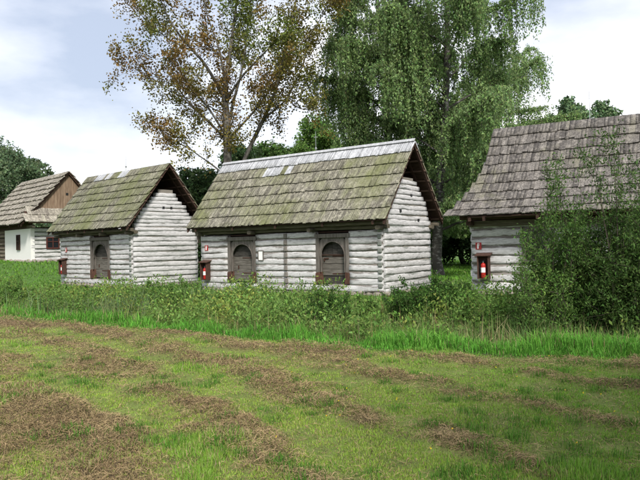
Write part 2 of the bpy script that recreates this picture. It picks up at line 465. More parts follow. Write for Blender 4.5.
def log_mesh(L, h, d, seed, mat, step=.22):
    rr = np.random.default_rng(seed)
    n = max(3, int(L / step)); xs = np.linspace(0, L, n + 1); K = 10
    ph = rr.uniform(0, 6.28, 6)
    wz = .009 * np.sin(xs * 1.1 + ph[0]) + .006 * np.sin(xs * 3.1 + ph[1]) + rr.normal(0, .003, n + 1)
    hz = 1 + .05 * np.sin(xs * .9 + ph[2]) + .03 * np.sin(xs * 2.7 + ph[3]) + rr.normal(0, .02, n + 1)
    wd = 1 + .06 * np.sin(xs * 1.4 + ph[4]) + rr.normal(0, .02, n + 1)
    hz[0] *= .94; hz[-1] *= .94
    t = np.arange(K) * 2 * math.pi / K + .3
    cs = np.sign(np.cos(t)) * np.abs(np.cos(t)) ** .34; sn = np.sign(np.sin(t)) * np.abs(np.sin(t)) ** .6
    V = np.zeros((n + 1, K, 3)); V[:, :, 0] = xs[:, None]
    V[:, :, 1] = (d / 2) * cs[None] * wd[:, None] + rr.normal(0, .005, (n + 1, K))
    V[:, :, 2] = (h / 2 * .985) * sn[None] * hz[:, None] + wz[:, None]
    V = V.reshape(-1, 3); f = []
    for i in range(n):
        for j in range(K):
            j2 = (j + 1) % K; f.append((i*K + j, i*K + j2, (i+1)*K + j2, (i+1)*K + j))
    f.append(tuple(reversed(range(K)))); f.append(tuple(n*K + j for j in range(K)))
    me = bpy.data.meshes.new('log'); me.from_pydata(V.tolist(), [], f)
    sm = np.ones(len(f), bool); sm[-2:] = False
    me.polygons.foreach_set('use_smooth', sm); me.update(); me.materials.append(mat)
    return me
LS = [100]
def log(root, p, q, z, h, d, mat):
    p = Vector((p[0], p[1], z)); q = Vector((q[0], q[1], z)); LS[0] += 1
    o = link('log', log_mesh((q - p).length, h * (.94 + .16 * ((LS[0] * 37) % 11) / 10), d * (.9 + .2 * ((LS[0] * 53) % 13) / 12), LS[0], mat), root)
    o.location = p; o.rotation_euler = (0, (((LS[0] * 29) % 17) / 16 - .5) * min(.02, .05 / max(1, (q - p).length)), math.atan2(q.y - p.y, q.x - p.x)); return o
def stone_mesh(k):
    rr = random.Random(k); v = []; 
    n = 7
    for lv, (z, r_) in enumerate(((-.5, .6), (-.1, 1), (.3, .95), (.5, .55))):
        for j in range(n):
            t = 2 * math.pi * j / n; q = r_ * rr.uniform(.8, 1.05) * .5
            v.append((math.cos(t) * q, math.sin(t) * q, z * rr.uniform(.85, 1.1)))
    f = [tuple(reversed(range(n))), tuple(3 * n + j for j in range(n))]
    for i in range(3):
        for j in range(n): f.append((i*n+j, i*n+(j+1) % n, (i+1)*n+(j+1) % n, (i+1)*n+j))
    me = bpy.data.meshes.new('stone'); me.from_pydata(v, [], f); me.update(); me.materials.append(M['stone']); return me
STONES = [stone_mesh(k) for k in range(5)]
def stones(root, a_, b_, z, h=.2):
    a_ = Vector(a_); b_ = Vector(b_); L = (b_ - a_).length; x = 0; k = 0
    while x < L:
        w = random.uniform(.25, .5); o = link('stone', random.choice(STONES), root)
        p = a_.lerp(b_, (x + w / 2) / L)
        o.location = (p.x, p.y, z + random.uniform(-.03, .02)); o.scale = (w * 1.08, .42, h * random.uniform(.9, 1.3))
        o.rotation_euler = (0, 0, math.atan2(b_.y - a_.y, b_.x - a_.x) + random.choice((0, math.pi))); x += w

def arch_pts(w, zs, n=10):
    """semicircle of half-width w from +w to -w at springing zs"""
    return [(w * math.cos(math.pi * i / n), zs + w * math.sin(math.pi * i / n)) for i in range(n + 1)]
def door(root, x, w, z0, z1, yf, kind):
    """log-cabin doorway: two posts, arched head board, lintel, plank door set back.  x centre, w clear width"""
    pw = .17; hw = w / 2
    for s in (-1, 1):
        MB().box((x + s * (hw + pw / 2), yf + .02, (z0 + .42 + z1) / 2), (pw, .30, z1 - z0 - .42)).build('door_post', M['post'], root, bevel=.012)
        # the broad brown foot of the post
        MB().prism([(x + s * (hw - .05), z0), (x + s * (hw + pw), z0), (x + s * (hw + pw + .012), z0 + .46), (x + s * (hw - .005), z0 + .50)][::s],
                   yf - .15, yf + .16).build('post_foot', M['post_base'], root)
    MB().box((x, yf + .02, z1 + .09), (w + 2 * pw + .1, .32, .18)).build('lintel', M['post'], root, bevel=.012)
    # arched head: board with semicircular cut
    zs = z1 - hw * 1.12
    ap = [(x + px_, pz) for px_, pz in arch_pts(hw * .93, zs)]
    mb = MB(); n = len(ap)
    outer = [(x + hw, z1) if i < n / 2 else (x - hw, z1) for i in range(n)]
    outer = []
    for i in range(n):
        t = i / (n - 1)
        if t < .25: outer.append((x + hw, zs + (z1 - zs) * t / .25))
        elif t <= .75: outer.append((x + hw - (t - .25) / .5 * 2 * hw, z1))
        else: outer.append((x - hw, z1 - (z1 - zs) * (t - .75) / .25))
    for i in range(n - 1):
        mb.prism([ap[i], outer[i], outer[i + 1], ap[i + 1]], yf - .06, yf + .02)
    mb.build('door_arch', M['post'], root)
    r_ = .05
    rim = [(x + hw * .90 * math.cos(math.pi * i / 12), yf - .075, zs + hw * .90 * math.sin(math.pi * i / 12)) for i in range(13)]
    rim = [(x + hw * .90, yf - .075, z0 + .5)] + rim + [(x - hw * .90, yf - .075, z0 + .5)]
    MB().tube(rim, .028, 5).build('arch_rim', M['post'], root)
    d = MB().box((x, yf + .17, (z0 + z1) / 2), (w, .03, z1 - z0)).build('door', M['plank_shade'], root)
    if kind == 'low':      # lower leaf of pale planks, arched upper leaf darkened as recess shade, dark gap at the sill
        zz = z0 + .34; k = 0
        while zz < zs + .02:
            h = [.27, .24, .29, .22][k % 4]; h = min(h, zs + .03 - zz)
            if h > .05: MB().box((x, yf + .135, zz + h / 2), (w - .03, .035, h - .014)).build('plank', M['plank'], d, bevel=.006)
            zz += h; k += 1
        MB().box((x, yf + .10, zs + .03), (w - .04, .05, .05)).build('door_rail', M['rafter'], d)
        for k in range(-2, 3):
            MB().box((x + k * w / 5.4, yf + .135, (zs + z1) / 2 + .02), (w / 5.4 - .012, .03, z1 - zs)).build('plank', M['plank_shade'], d)
        MB().box((x - hw * .62, yf + .10, zs - .12), (.18, .03, .05)).box((x - hw * .8, yf + .09, zs - .17), (.05, .03, .14)).build('hinge', M['iron'], d)
    else:
        zz = z0 + .03; k = 0
        while zz < z1:
            h = [.25, .21, .28, .23, .2][k % 5]; h = min(h, z1 - zz)
            if h > .05: MB().box((x, yf + .135, zz + h / 2), (w - .03, .035, h - .012)).build('plank', M['plank'] if zz < zs else M['plank_shade'], d, bevel=.006)  # planks above the springing carry the painted recess shade
            zz += h; k += 1
        MB().box((x - hw * .55, yf + .10, zs - .45), (.05, .03, .16)).build('latch', M['iron'], d)
    for z_ in (z0 + .42, zs - .02):
        MB().box((x + hw * .35, yf + .112, z_), (w * .55, .012, .045)).tube([(x + hw * .92, yf + .11, z_ - .06), (x + hw * .92, yf + .11, z_ + .06)], .018, 6).build('strap_hinge', M['iron'], d)
    return d

def walls(root, L, D, course, ncourse, opens, gable_half, logmat, gmat, zt_gable, depth=.24):
    hx, hy = L / 2, D / 2
    for i in range(ncourse):
        z = course * (i + .5); h = course * 1.05
        segs = []; x = -hx - random.uniform(.02, .09)
        for (a_, b_, zb, zt) in sorted(opens):
            if zb < z < zt + .02: segs.append((x, a_)); x = b_
        segs.append((x, hx + random.uniform(.02, .06)))
        for a_, b_ in segs:
            if b_ - a_ > .05: log(root, (a_, -hy), (b_, -hy), z, h, depth, logmat)
        log(root, (-hx - .05, hy), (hx + .05, hy), z, h, depth, logmat)
    off = course * .5; i = 0
    while True:
        zl = course * (i + .5) + off - course
        z = zl if zl < 2.9 else 2.9 + (zl - 2.9) * .76
        up_ = .78 if zl > 2.9 else 1
        if z > zt_gable: break
        z_ = max(z, course * .28)
        hw = min(gable_half(z) , hy + .05)
        if hw < .2: break
        j0, j1 = random.uniform(-.10, .06), random.uniform(-.12, .08)
        hh = course * (1.05 if i else .6) * up_
        log(root, (hx, -hw + j0 * (z > 2.8)), (hx, hw + j1 * (z > 2.8) ), z_, hh, depth, gmat)
        log(root, (-hx, -hw), (-hx, hw), z_, hh, depth, gmat)
        i += 1
    # clay and moss packed between the logs, set back from their faces
    c = MB(); t = .10
    zt = course * ncourse - .05
    xs = [-hx + .02]
    for (a_, b_, zb, ztp) in sorted(opens): xs += [a_, b_]
    xs.append(hx - .02)
    for k in range(0, len(xs), 2): c.box(((xs[k] + xs[k+1]) / 2, -hy - .035, zt / 2), (xs[k+1] - xs[k], t, zt))
    for (a_, b_, zb, ztp) in opens:
        if zt - ztp > .05: c.box(((a_ + b_) / 2, -hy + .03, (ztp + zt) / 2), (b_ - a_, t - .01, zt - ztp))
        if zb > .05: c.box(((a_ + b_) / 2, -hy + .03, zb / 2), (b_ - a_, t - .01, zb))
    c.box((0, hy - .03, zt / 2), (L - .04, t, zt))
    zz = 0
    while zz < zt_gable - .1:
        hw = min(gable_half(zz + .3), hy) - .1
        if hw > .1:
            for s in (-1, 1): c.box((s * (hx + .035), 0, zz + .15), (t, 2 * hw, .30))
        zz += .3
    c.build('chinking', M['chink'], root)
    # vault ceiling so no light leaks through the room
    MB().box((0, 0, zt + .02), (L - .2, D - .2, .06)).build('ceiling', M['rafter'], root)

def roof_timber(root, L, prof_f, prof_b, g, nb=8):
    x0, x1 = -L / 2 - g, L / 2 + g
    # rafters, four pairs plus the verge pairs
    k = 0
    for x in [x1 - .10, x1 - .62, 0.0, -L / 4, L / 4, x0 + .62, x0 + .10]:
        for prof in (prof_f, prof_b):
            mb = MB()
            for (ya, za), (yb, zb) in zip(prof, prof[1:]):
                mb.prism([(0, 0)], 0, 0) if False else None
                b0 = len(mb.v)
                for (yy, zz) in ((ya, za), (yb, zb)):
                    for dx in (-.05, .05):
                        for dz in (-.17, -.045): mb.v.append((x + dx, yy, zz + dz))
                mb.f += [(b0, b0+2, b0+6, b0+4), (b0+1, b0+5, b0+7, b0+3), (b0, b0+4, b0+5, b0+1), (b0+2, b0+3, b0+7, b0+6), (b0, b0+1, b0+3, b0+2), (b0+4, b0+6, b0+7, b0+5)]
            mb.build('rafter', M['rafter'], root)
    # battens under the boards, seen from below at the gable overhang
    for prof in (prof_f, prof_b):
        for i in range(nb):
            t = (i + .35) / nb * (len(prof) - 1); j = min(int(t), len(prof) - 2); q = t - j
            y = prof[j][0] * (1 - q) + prof[j+1][0] * q; z = prof[j][1] * (1 - q) + prof[j+1][1] * q
            MB().box((0, y, z - .045 - .02), (x1 - x0 - .03, .10, .075)).build('batten', M['batten'], root)

def eave_beams(root, L, D, z, g, mat, ry=.30):
    for s in (-1, 1):
        o = log(root, (-L/2 - g * .75, s * (D/2 + ry)), (L/2 + g * .75, s * (D/2 + ry)), z, .17, .2, mat); o.name = 'eave_beam'
        o = log(root, (-L/2 - g * .5, s * (D/2)), (L/2 + g * .5, s * (D/2)), z - .12, .2, .25, mat); o.name = 'wall_plate'
    for x in (-L/2, -L/6, L/6, L/2):
        o = log(root, (x, -D/2 - ry - .16), (x, D/2 + ry + .16), z - .19, .17, .17, mat); o.name = 'cross_beam'

def cabin(name, N, z0, yaw, L, D, zr, ze, g, e, label, spec):
    d1 = Vector((-math.cos(yaw), math.sin(yaw), 0)); d2 = Vector((math.sin(yaw), math.cos(yaw), 0))
    c = Vector((N[0], N[1], z0)) + d1 * L / 2 + d2 * D / 2
    root = empty(name, c, -yaw); tag(root, label, spec.get('cat', 'log cabin'), 'old wooden houses of the open-air museum' if False else None)
    inv = (Matrix.Translation(c) @ Matrix.Rotation(-yaw, 4, 'Z')).inverted()
    def wall_at(px, py, off=0):     # point on the front wall seen at a place in the photograph
        o = inv @ CAM; d = inv.to_3x3() @ ray(px, py); t = (-D / 2 - off - o.y) / d.y; return o + d * t
    return root, wall_at, c
def gable_half_fn(D):
    def fn(z):
        if z < 2.95: return D / 2 + .05
        return D / 2 * float(np.interp(z, [2.95, 3.4, 3.9, 4.3, 4.65, 4.85], [1.0, .90, .76, .58, .40, .28]))
    return fn

# ---- middle cabin
L, D = 10.2, 4.1
B, wB, cB = cabin('log_cabin', (2.541, 25.82), -.24, .617, L, D, 6.3, 2.9, .52, .64,
    'long whitewashed log cabin with two arched doors and a pale ridge strip', {})
opens = []
dB = []
for (pa, pb, kind) in ((229.5, 257.5, 'plain'), (317.5, 350.5, 'low')):
    xa, xb = wB(pa, 260).x, wB(pb, 260).x; opens.append((xa, xb, .30, 2.5)); dB.append((xa, xb, kind))
walls(B, L, D, .285, 9, opens, gable_half_fn(D), M['log'], M['log_gable'], 4.75)
for xa, xb, kind in dB: door(B, (xa + xb) / 2, xb - xa - .34, .33, 2.28, -D / 2, kind)
pf = [(-D/2 - .64, 2.92), (0, 6.3)]; pb = [(D/2 + .64, 3.0), (0, 6.3)]
slope_boards(B, pf, -L/2 - .52, L/2 + .52, 7, .125, 'shingle_b', True, 300, pale=lambda r_, u: (r_ == 5 and (.30 < u < .395 or .425 < u < .445)), pale_top=True)
slope_boards(B, pb, -L/2 - .52, L/2 + .52, 7, .32, 'shingle_b', False, pale_top=True)
roof_timber(B, L, pf, pb, .52); eave_beams(B, L, D, 2.83, .52, M['beam'])
MB().box((0, -.03, 6.385), (L + 1.0, .16, .03), Matrix.Rotation(R(48), 3, 'X')).build('ridge_board', M['shingle_pale'], B)
stones(B, (-L/2, -D/2 - .02, 0), (L/2, -D/2 - .02, 0), -.08); stones(B, (L/2, -D/2, 0), (L/2, D/2, 0), -.08)
xm = wB(287.5, 260).x
for i in range(9):
    MB().box((xm, -D/2 - .06, .285 * (i + .5)), (.17, .24, .22)).build('log_end', M['log'], B, bevel=.02)
for i in range(9):
    MB().box((L/2 - .09, -D/2 - .04, .285 * (i + .5) + .14), (.2, .25, .19)).build('log_end', M['log_gable'], B, bevel=.03)

for y_, z_ in ((.25, 4.05), (-.75, 3.35), (.9, 3.0)):
    MB().box((L/2 + .13, y_, z_), (.05, .13, .10)).build('vent_hole', M['black'], B)

# ---- left cabin
LA, DA = 7.7, 4.0
A_, wA, cA = cabin('log_cabin', (-9.754, 33.411), -.14, .727, LA, DA, 6.5, 3.1, .55, .66,
    'whitewashed log cabin with one arched door and three pale shingles at its mossy ridge', {})
xa, xb = wA(92.5, 260).x, wA(111.5, 260).x
walls(A_, LA, DA, .27, 10, [(xa, xb, .30, 2.62)], gable_half_fn(DA), M['log'], M['log_gable'], 5.0)
door(A_, (xa + xb) / 2, xb - xa - .30, .32, 2.42, -DA / 2, 'plain')
pf = [(-DA/2 - .66, 3.02), (0, 6.5)]; pb = [(DA/2 + .66, 3.1), (0, 6.5)]
slope_boards(A_, pf, -LA/2 - .55, LA/2 + .55, 8, .14, 'shingle_a', True, 300,
    pale=lambda r_, u: r_ == 7 and (.16 < u < .27 or .31 < u < .37 or .46 < u < .56))
slope_boards(A_, pb, -LA/2 - .55, LA/2 + .55, 8, .32, 'shingle_a', False)
roof_timber(A_, LA, pf, pb, .55); eave_beams(A_, LA, DA, 2.93, .55, M['beam'])
stones(A_, (-LA/2, -DA/2 - .02, 0), (LA/2, -DA/2 - .02, 0), -.08); stones(A_, (LA/2, -DA/2, 0), (LA/2, DA/2, 0), -.08)
for i in range(10):
    MB().box((LA/2 - .09, -DA/2 - .04, .27 * (i + .5) + .135), (.19, .25, .18)).build('log_end', M['log_gable'], A_, bevel=.03)
for s in (-.18, .32):
    MB().box((LA/2 + .13, s, 4.12), (.04, .12, .12)).build('vent_hole', M['black'], A_)

# ---- right cabin
LC, DC = 10.0, 6.03
C_, wC, cC = cabin('log_cabin', (14.559, 19.254), -.10, .501, LC, DC, 6.5, 2.8, .1, 1.12,
    'whitewashed log cabin with flared grey roof, half hidden by tall shrubs', {})
xa, xb = wC(523, 240).x, wC(548, 240).x
walls(C_, LC, DC, .33, 8, [(xa, xb, 1.15, 2.15)], lambda z: DC / 2 + .05 if z < 2.9 else DC/2 * float(np.interp(z, [2.9, 3.3, 4.6, 5.3], [.80, .60, .38, .20])), M['log'], M['log_gable'], 5.2)
fr = MB()
for s in (xa + .05, xb - .05): fr.box((s, -DC/2 - .02, 1.65), (.10, .28, 1.0))
fr.box(((xa+xb)/2, -DC/2 - .02, 2.20), (xb - xa, .28, .1)); fr.box(((xa+xb)/2, -DC/2 - .02, 1.10), (xb - xa, .30, .1))
wf = MB().box(((xa+xb)/2, -DC/2 + .03, 1.65), (xb - xa - .2, .02, 1.0)).build('window', M['glass'], C_)
fr.build('frame', M['post'], wf)
MB().box(((xa+xb)/2, -DC/2 + .0, 1.65), (.04, .03, 1.0)).box(((xa+xb)/2, -DC/2 + .0, 1.65), (xb - xa - .2, .03, .04)).build('glazing_bar', M['post'], wf)
yE = DC/2 + 1.12
pf = [(-yE, 2.74), (-yE * .86, 3.02), (-yE * .62, 3.78), (-1.7, 4.62), (0, 6.5)]
pb = [(-y, z) for y, z in pf]
flare = lambda t: (-LC/2 + .12 - .92 * max(0, 1 - t / .62) ** 1.5, LC/2 + .5)
slope_boards(C_, pf, -LC/2 + .1, LC/2 + .5, 10, .16, 'shingle_c', True, 300, thick=.034, ragged=.06, lift=.062, end_fn=flare)
slope_boards(C_, pb, -LC/2 + .1, LC/2 + .5, 10, .36, 'shingle_c', False, end_fn=flare)
roof_timber(C_, LC, pf, pb, -.05); eave_beams(C_, LC, DC, 2.72, .46, M['rafter'], .55)
MB().box((0, -DC/2 - .12, 2.50), (LC + .3, .2, .22)).build('wall_plate', M['beam'], C_, bevel=.02)
stones(C_, (-LC/2, -DC/2 - .02, 0), (0, -DC/2 - .02, 0), -.08)

# ---- far house at the left edge
LD, DD = 9.6, 6.0
H_, wD, cD = cabin('farmhouse', (-22.6, 50.0), 1.0, .80, LD, DD, 7.2, 2.7, .5, .8,
    'white farmhouse at the left edge with a brown board gable above a small skirt roof', {'cat': 'house'})
xs_ = wD(5, 245).x
for s_ in (-1, 1): MB().box((0, s_ * (DD/2 - .1), 3.05), (LD - .1, .18, .85)).build('wall_plate', M['rafter'], H_)
# white front part and bare log part
MB().box(((xs_ + LD/2) / 2, -DD/2 + .15, 1.3), (LD/2 - xs_, .3, 2.6)).build('front_wall', M['plaster'], H_)
for i in range(8):
    for s in (-1, 1):
        log(H_, (-LD/2, s * (DD/2 - .15)), (xs_ if s < 0 else LD/2, s * (DD/2 - .15)), .33 * (i + .5), .335, .26, M['log_dark'])
for i in range(8):
    log(H_, (LD/2 - .13, -DD/2 + .05), (LD/2 - .13, DD/2 - .05), .33 * (i + .5), .335, .26, M['log_gable'])
    log(H_, (-LD/2 + .13, -DD/2), (-LD/2 + .13, DD/2), .33 * (i + .5), .335, .26, M['log_dark'])
MB().box((0, 0, 2.68), (LD - .1, DD - .1, .06)).build('ceiling', M['rafter'], H_)
stones(H_, (xs_, -DD/2 - .05, 0), (LD/2, -DD/2 - .05, 0), -.05, .35); stones(H_, (LD/2 + .05, -DD/2, 0), (LD/2 + .05, DD/2, 0), -.05, .35)
def window(root, c, w, h, axis, fm):
    d = (.06, w, h) if axis == 'x' else (w, .06, h)
    o = MB().box(c, d).build('window', M['glass'], root)
    f_ = MB(); t = .09
    for (a_, b_, ww, hh) in ((-w/2, 0, t, h + t), (w/2, 0, t, h + t), (0, -h/2, w, t), (0, h/2, w, t), (0, 0, .05, h), (0, .1, w, .05)):
        if axis == 'x': f_.box((c[0] + .03, c[1] + a_, c[2] + b_), (.09, ww, hh))
        else: f_.box((c[0] + a_, c[1] - .03, c[2] + b_), (ww, .09, hh))
    f_.build('frame', fm, o)
xw = (wD(16, 240).x + wD(21.5, 240).x) / 2
window(H_, (xw, -DD/2 - .02, 1.55), .62, 1.15, 'y', M['rafter'])
window(H_, (LD/2 + .01, -DD/2 + 1.7, 1.45), .95, .85, 'x', M['frame_red'])
# board gable
yb_ = -DD/2 + .5; k = 0
zg0 = 4.1
def roofz(y): return 7.15 - abs(y) * (7.15 - 2.9) / (DD/2 + .8)
y = -2.72
while y < 2.72:
    w = random.uniform(.19, .27); ya, yb2 = y, min(y + w - .015, 2.75)
    za, zb = roofz(ya) - .12, roofz(yb2) - .12
    if min(za, zb) > zg0 + .02:
        b0 = MB(); xx = LD/2 + .02 + random.uniform(0, .015)
        for X_ in (xx, xx + .03): b0.v += [(X_, ya, zg0), (X_, yb2, zg0), (X_, yb2, zb), (X_, ya, za)]
        b0.f = [(0, 3, 2, 1), (4, 5, 6, 7), (0, 1, 5, 4), (1, 2, 6, 5), (2, 3, 7, 6), (3, 0, 4, 7)]
        b0.build('gable_board', M['plank_v'], H_)
    y += w
MB().box((LD/2 + .065, -.1, 5.4), (.02, .2, .2)).build('vent_hole', M['black'], H_)
pf = [(-DD/2 - .8, 2.9), (0, 7.2)]; pb = [(DD/2 + .8, 2.9), (0, 7.2)]
slope_boards(H_, pf, -LD/2 - .5, LD/2 + .35, 9, .24, 'shingle_d', True, 300, thick=.07, ragged=.10, lift=.13)
slope_boards(H_, pb, -LD/2 - .5, LD/2 + .35, 9, .3, 'shingle_d', False, thick=.06)
roof_timber(H_, LD, pf, pb, .3)
# skirt roof below the gable
sk = empty('skirt_roof', (LD/2, 0, 0), R(90)); sk.parent = H_
def skirt():
    var = board_meshes(M['shingle_d'], 'skirt')
    for r_, (xo, zo) in enumerate(((1.05, 3.0), (.55, 3.58))):
        hw = DD/2 + .75 - r_ * .38; y = -hw
        while y < hw:
            w = random.uniform(.2, .32)
            o = bpy.data.objects.new('shingle', var[random.randrange(6)][0]); COL.objects.link(o); o.parent = H_
            p0 = Vector((LD/2 + xo, 0, zo + .05 )); p1 = Vector((LD/2 + xo - .62, 0, zo + .68))
            dy = (p1 - p0).normalized(); dx = Vector((0, 1, 0)); dz = dx.cross(dy)
            Mx = Matrix(((dx.x, dy.x, dz.x, p0.x), (dx.y, dy.y, dz.y, y + w/2), (dx.z, dy.z, dz.z, p0.z), (0, 0, 0, 1)))
            o.matrix_local = Mx @ Matrix.Diagonal((w - .01, (p1 - p0).length * random.uniform(1, 1.04), .06, 1))
            y += w
skirt()
bpy.data.objects.remove(sk)
MB().box((LD/2 + .55, 0, 3.45), (1.35, DD + 1.0, .03), Matrix.Rotation(R(45), 3, 'Y')).build('skirt_boarding', M['rafter'], H_)
MB().box((LD/2 + .2, -DD/2 - .05, 2.75), (1.2, .2, .2)).build('beam', M['beam'], H_)

# ---------------------------------------------------------------- things hung on the cabins
def extinguisher(loc, rz, label, hgt=.62):
    r_ = empty('fire_extinguisher', loc, rz); tag(r_, label, 'fire extinguisher', 'red fire extinguishers on the cabins')
    R_ = .095; h = hgt * .72
    prof = [(0, .0), (R_ * .85, 0), (R_, .03), (R_, h - .06), (R_ * .85, h - .02), (R_ * .4, h + .01), (0.03, h + .03)]
    mb = MB(); mb.tube([(0, 0, z) for _, z in prof], [max(.002, a_) for a_, _ in prof], 16); 
    mb.build('body', M['red'], r_, True)
    lb = MB(); n = 8
    for i in range(n + 1):
        t = R(-150) + R(120) * i / n
        for z in (h * .38, h * .72): lb.v.append(((R_ + .004) * math.cos(t), (R_ + .004) * math.sin(t), z))
    for i in range(n): lb.f.append((2*i, 2*i + 2, 2*i + 3, 2*i + 1))
    lb.build('paper_label', M['white'], r_)
    MB().tube([(0, 0, h + .02), (0, 0, h + .10)], .028, 8).build('valve', M['metal'], r_)
    MB().box((.03, -.02, h + .12), (.16, .035, .018), Matrix.Rotation(R(-14), 3, 'Y')).box((.02, -.02, h + .085), (.13, .03, .014)).build('lever', M['black'], r_)
    MB().tube([(-.02, -.02, h + .08), (-.10, -.04, h + .03), (-R_ - .025, -.03, h * .7), (-R_ - .022, -.03, h * .3)], .014, 6).build('hose', M['black'], r_, True)
    return r_
def case(loc, rz, label, w=.42, h=.86):
    r_ = empty('extinguisher_case', loc, rz); tag(r_, label, 'case', 'wooden cases for fire extinguishers')
    t = .03; d = .26
    MB().box((0, -.015, h/2), (w, .03, h)).build('back_panel', M['case'], r_)
    for s in (-1, 1): MB().box((s * (w/2 - t/2), -d/2 - .03, h * .5), (t, d, h - .01)).build('side_panel', M['case'], r_)
    MB().box((0, -d/2 - .03, .02), (w - 2*t, d, .03)).build('bottom_panel', M['case'], r_)
    MB().box((0, -d/2 - .02, h + .05), (w + .16, d + .16, .035), Matrix.Rotation(R(14), 3, 'X')).build('case_roof', M['case'], r_)
    return r_
def sign(loc, rz, label, w=.22, h=.26):
    r_ = empty('extinguisher_sign', loc, rz); tag(r_, label, 'sign', 'red fire extinguisher signs')
    MB().box((0, 0, 0), (w, .012, h)).build('plate', M['red_sign'], r_)
    mb = MB(); mb.box((-.02, -.009, -.02), (.06, .006, .16)).box((-.02, -.009, .08), (.03, .006, .03)).box((.03, -.009, .05), (.012, .006, .10)).box((.0, -.009, .10), (.07, .006, .014))
    mb.build('pictogram', M['white'], r_); return r_
def hang(root, wall_at, yaw, pxe, pye, pxs, pys, name, cabin_name):
    M_ = Matrix.Translation(root.location) @ Matrix.Rotation(-yaw, 4, 'Z')
    p = wall_at(pxe, pye, .14); q = wall_at(pxs, pys, .145)
    c_ = M_ @ Vector((p.x, p.y, p.z)); s_ = M_ @ Vector((q.x, q.y, q.z))
    case(c_ - Vector((0, 0, .14)), -yaw, 'dark open wooden case on ' + cabin_name)
    f_ = M_ @ Vector((p.x - .02, p.y - .14, p.z - .10))
    extinguisher(f_, -yaw, 'red fire extinguisher on ' + cabin_name, .74)
    sign(s_, -yaw, 'small red sign on ' + cabin_name)
hang(B, wB, .617, 207.5, 277, 206.5, 248, 'b', 'the left end of the cabin with two doors')
hang(A_, wA, .727, 65, 272, 66, 250, 'a', 'the left end of the cabin with one door')
hang(C_, wC, .501, 485, 275, 478.5, 246, 'c', 'the cabin behind the tall shrubs')
Mb = Matrix.Translation(B.location) @ Matrix.Rotation(-.617, 4, 'Z')
p = wB(260.8, 255.5, .15)
nb_ = empty('notice_board', Mb @ p, -.617); tag(nb_, 'small framed white notice on the log wall right of the first arched door', 'notice')
MB().box((0, 0, 0), (.26, .02, .42)).build('paper', M['white'], nb_)
fm = MB()
for s in (-1, 1): fm.box((s * .14, -.005, 0), (.03, .04, .47)).box((0, -.005, s * .22), (.25, .04, .03))
fm.build('frame', M['post'], nb_)
def rod(loc, h, label, cup=True):
    r_ = empty('lightning_rod', loc); tag(r_, label, 'lightning rod', 'thin lightning rods on the ridges')
    MB().tube([(0, 0, -.25), (0, 0, h)], [.014, .007], 6).build('pole', M['metal'], r_)
    if cup: MB().tube([(0, 0, .10), (0, 0, .16), (0, 0, .20)], [.05, .06, .02], 8).build('clamp', M['metal'], r_)
    MB().tube([(-.1, 0, h * .72), (.1, 0, h * .72)], .006, 5).build('cross_arm', M['metal'], r_)
def ridge_pt(root, yaw, px, py, z):
    inv = (Matrix.Translation(root.location) @ Matrix.Rotation(-yaw, 4, 'Z'))
    o = inv.inverted() @ CAM; d = inv.inverted().to_3x3() @ ray(px, py); t = -o.y / d.y; q = o + d * t; return inv @ Vector((q.x, 0, z))
rod(ridge_pt(B, .617, 316, 152, 6.42), .95, 'thin metal rod on the pale ridge strip of the cabin with two doors')
rod(ridge_pt(A_, .727, 126, 171, 6.6), .8, 'thin metal rod on the ridge of the cabin with one door')
rod(ridge_pt(C_, .501, 590, 124, 6.6), 1.0, 'thin metal rod on the grey ridge of the cabin behind the tall shrubs', False)

# ---------------------------------------------------------------- vegetation
def leaves_np(P, size, col, jitter=.25, aspect=.55, updir=None, rs=None, flat_=.0, tri=False):
    """one bent diamond leaf per point"""
    rs = rs or rng; n = len(P)
    a_ = rs.normal(size=(n, 3)); 
    if updir is not None: a_ = a_ * (1 - flat_) + np.array(updir) * flat_ * 2
    a_ /= np.linalg.norm(a_, axis=1)[:, None] + 1e-9
    b_ = np.cross(a_, rs.normal(size=(n, 3))); b_ /= np.linalg.norm(b_, axis=1)[:, None] + 1e-9
    s = (size * rs.uniform(.6, 1.3, n))[:, None]
    V = np.empty((n, 4, 3)); V[:, 0] = P; V[:, 2] = P + a_ * s
    V[:, 1] = P + a_ * s * .5 + b_ * s * aspect * .5; V[:, 3] = P + a_ * s * .5 - b_ * s * aspect * .5
    Fc = np.arange(n * 4).reshape(n, 4)
    c = np.asarray(col); 
    if c.ndim == 1: c = np.tile(c, (n, 1))
    c = c * (1 + rs.normal(0, jitter, (n, 1))); c = np.clip(c * (1 + rs.normal(0, .08, (n, 3))), .004, .9)
    if tri:
        V = np.stack([P - b_ * s * aspect * .5, P + b_ * s * aspect * .5, P + a_ * s], 1); return V.reshape(-1, 3), np.arange(n * 3).reshape(n, 3), np.repeat(c, 3, 0)
    return V.reshape(-1, 3), Fc, np.repeat(c, 4, 0)
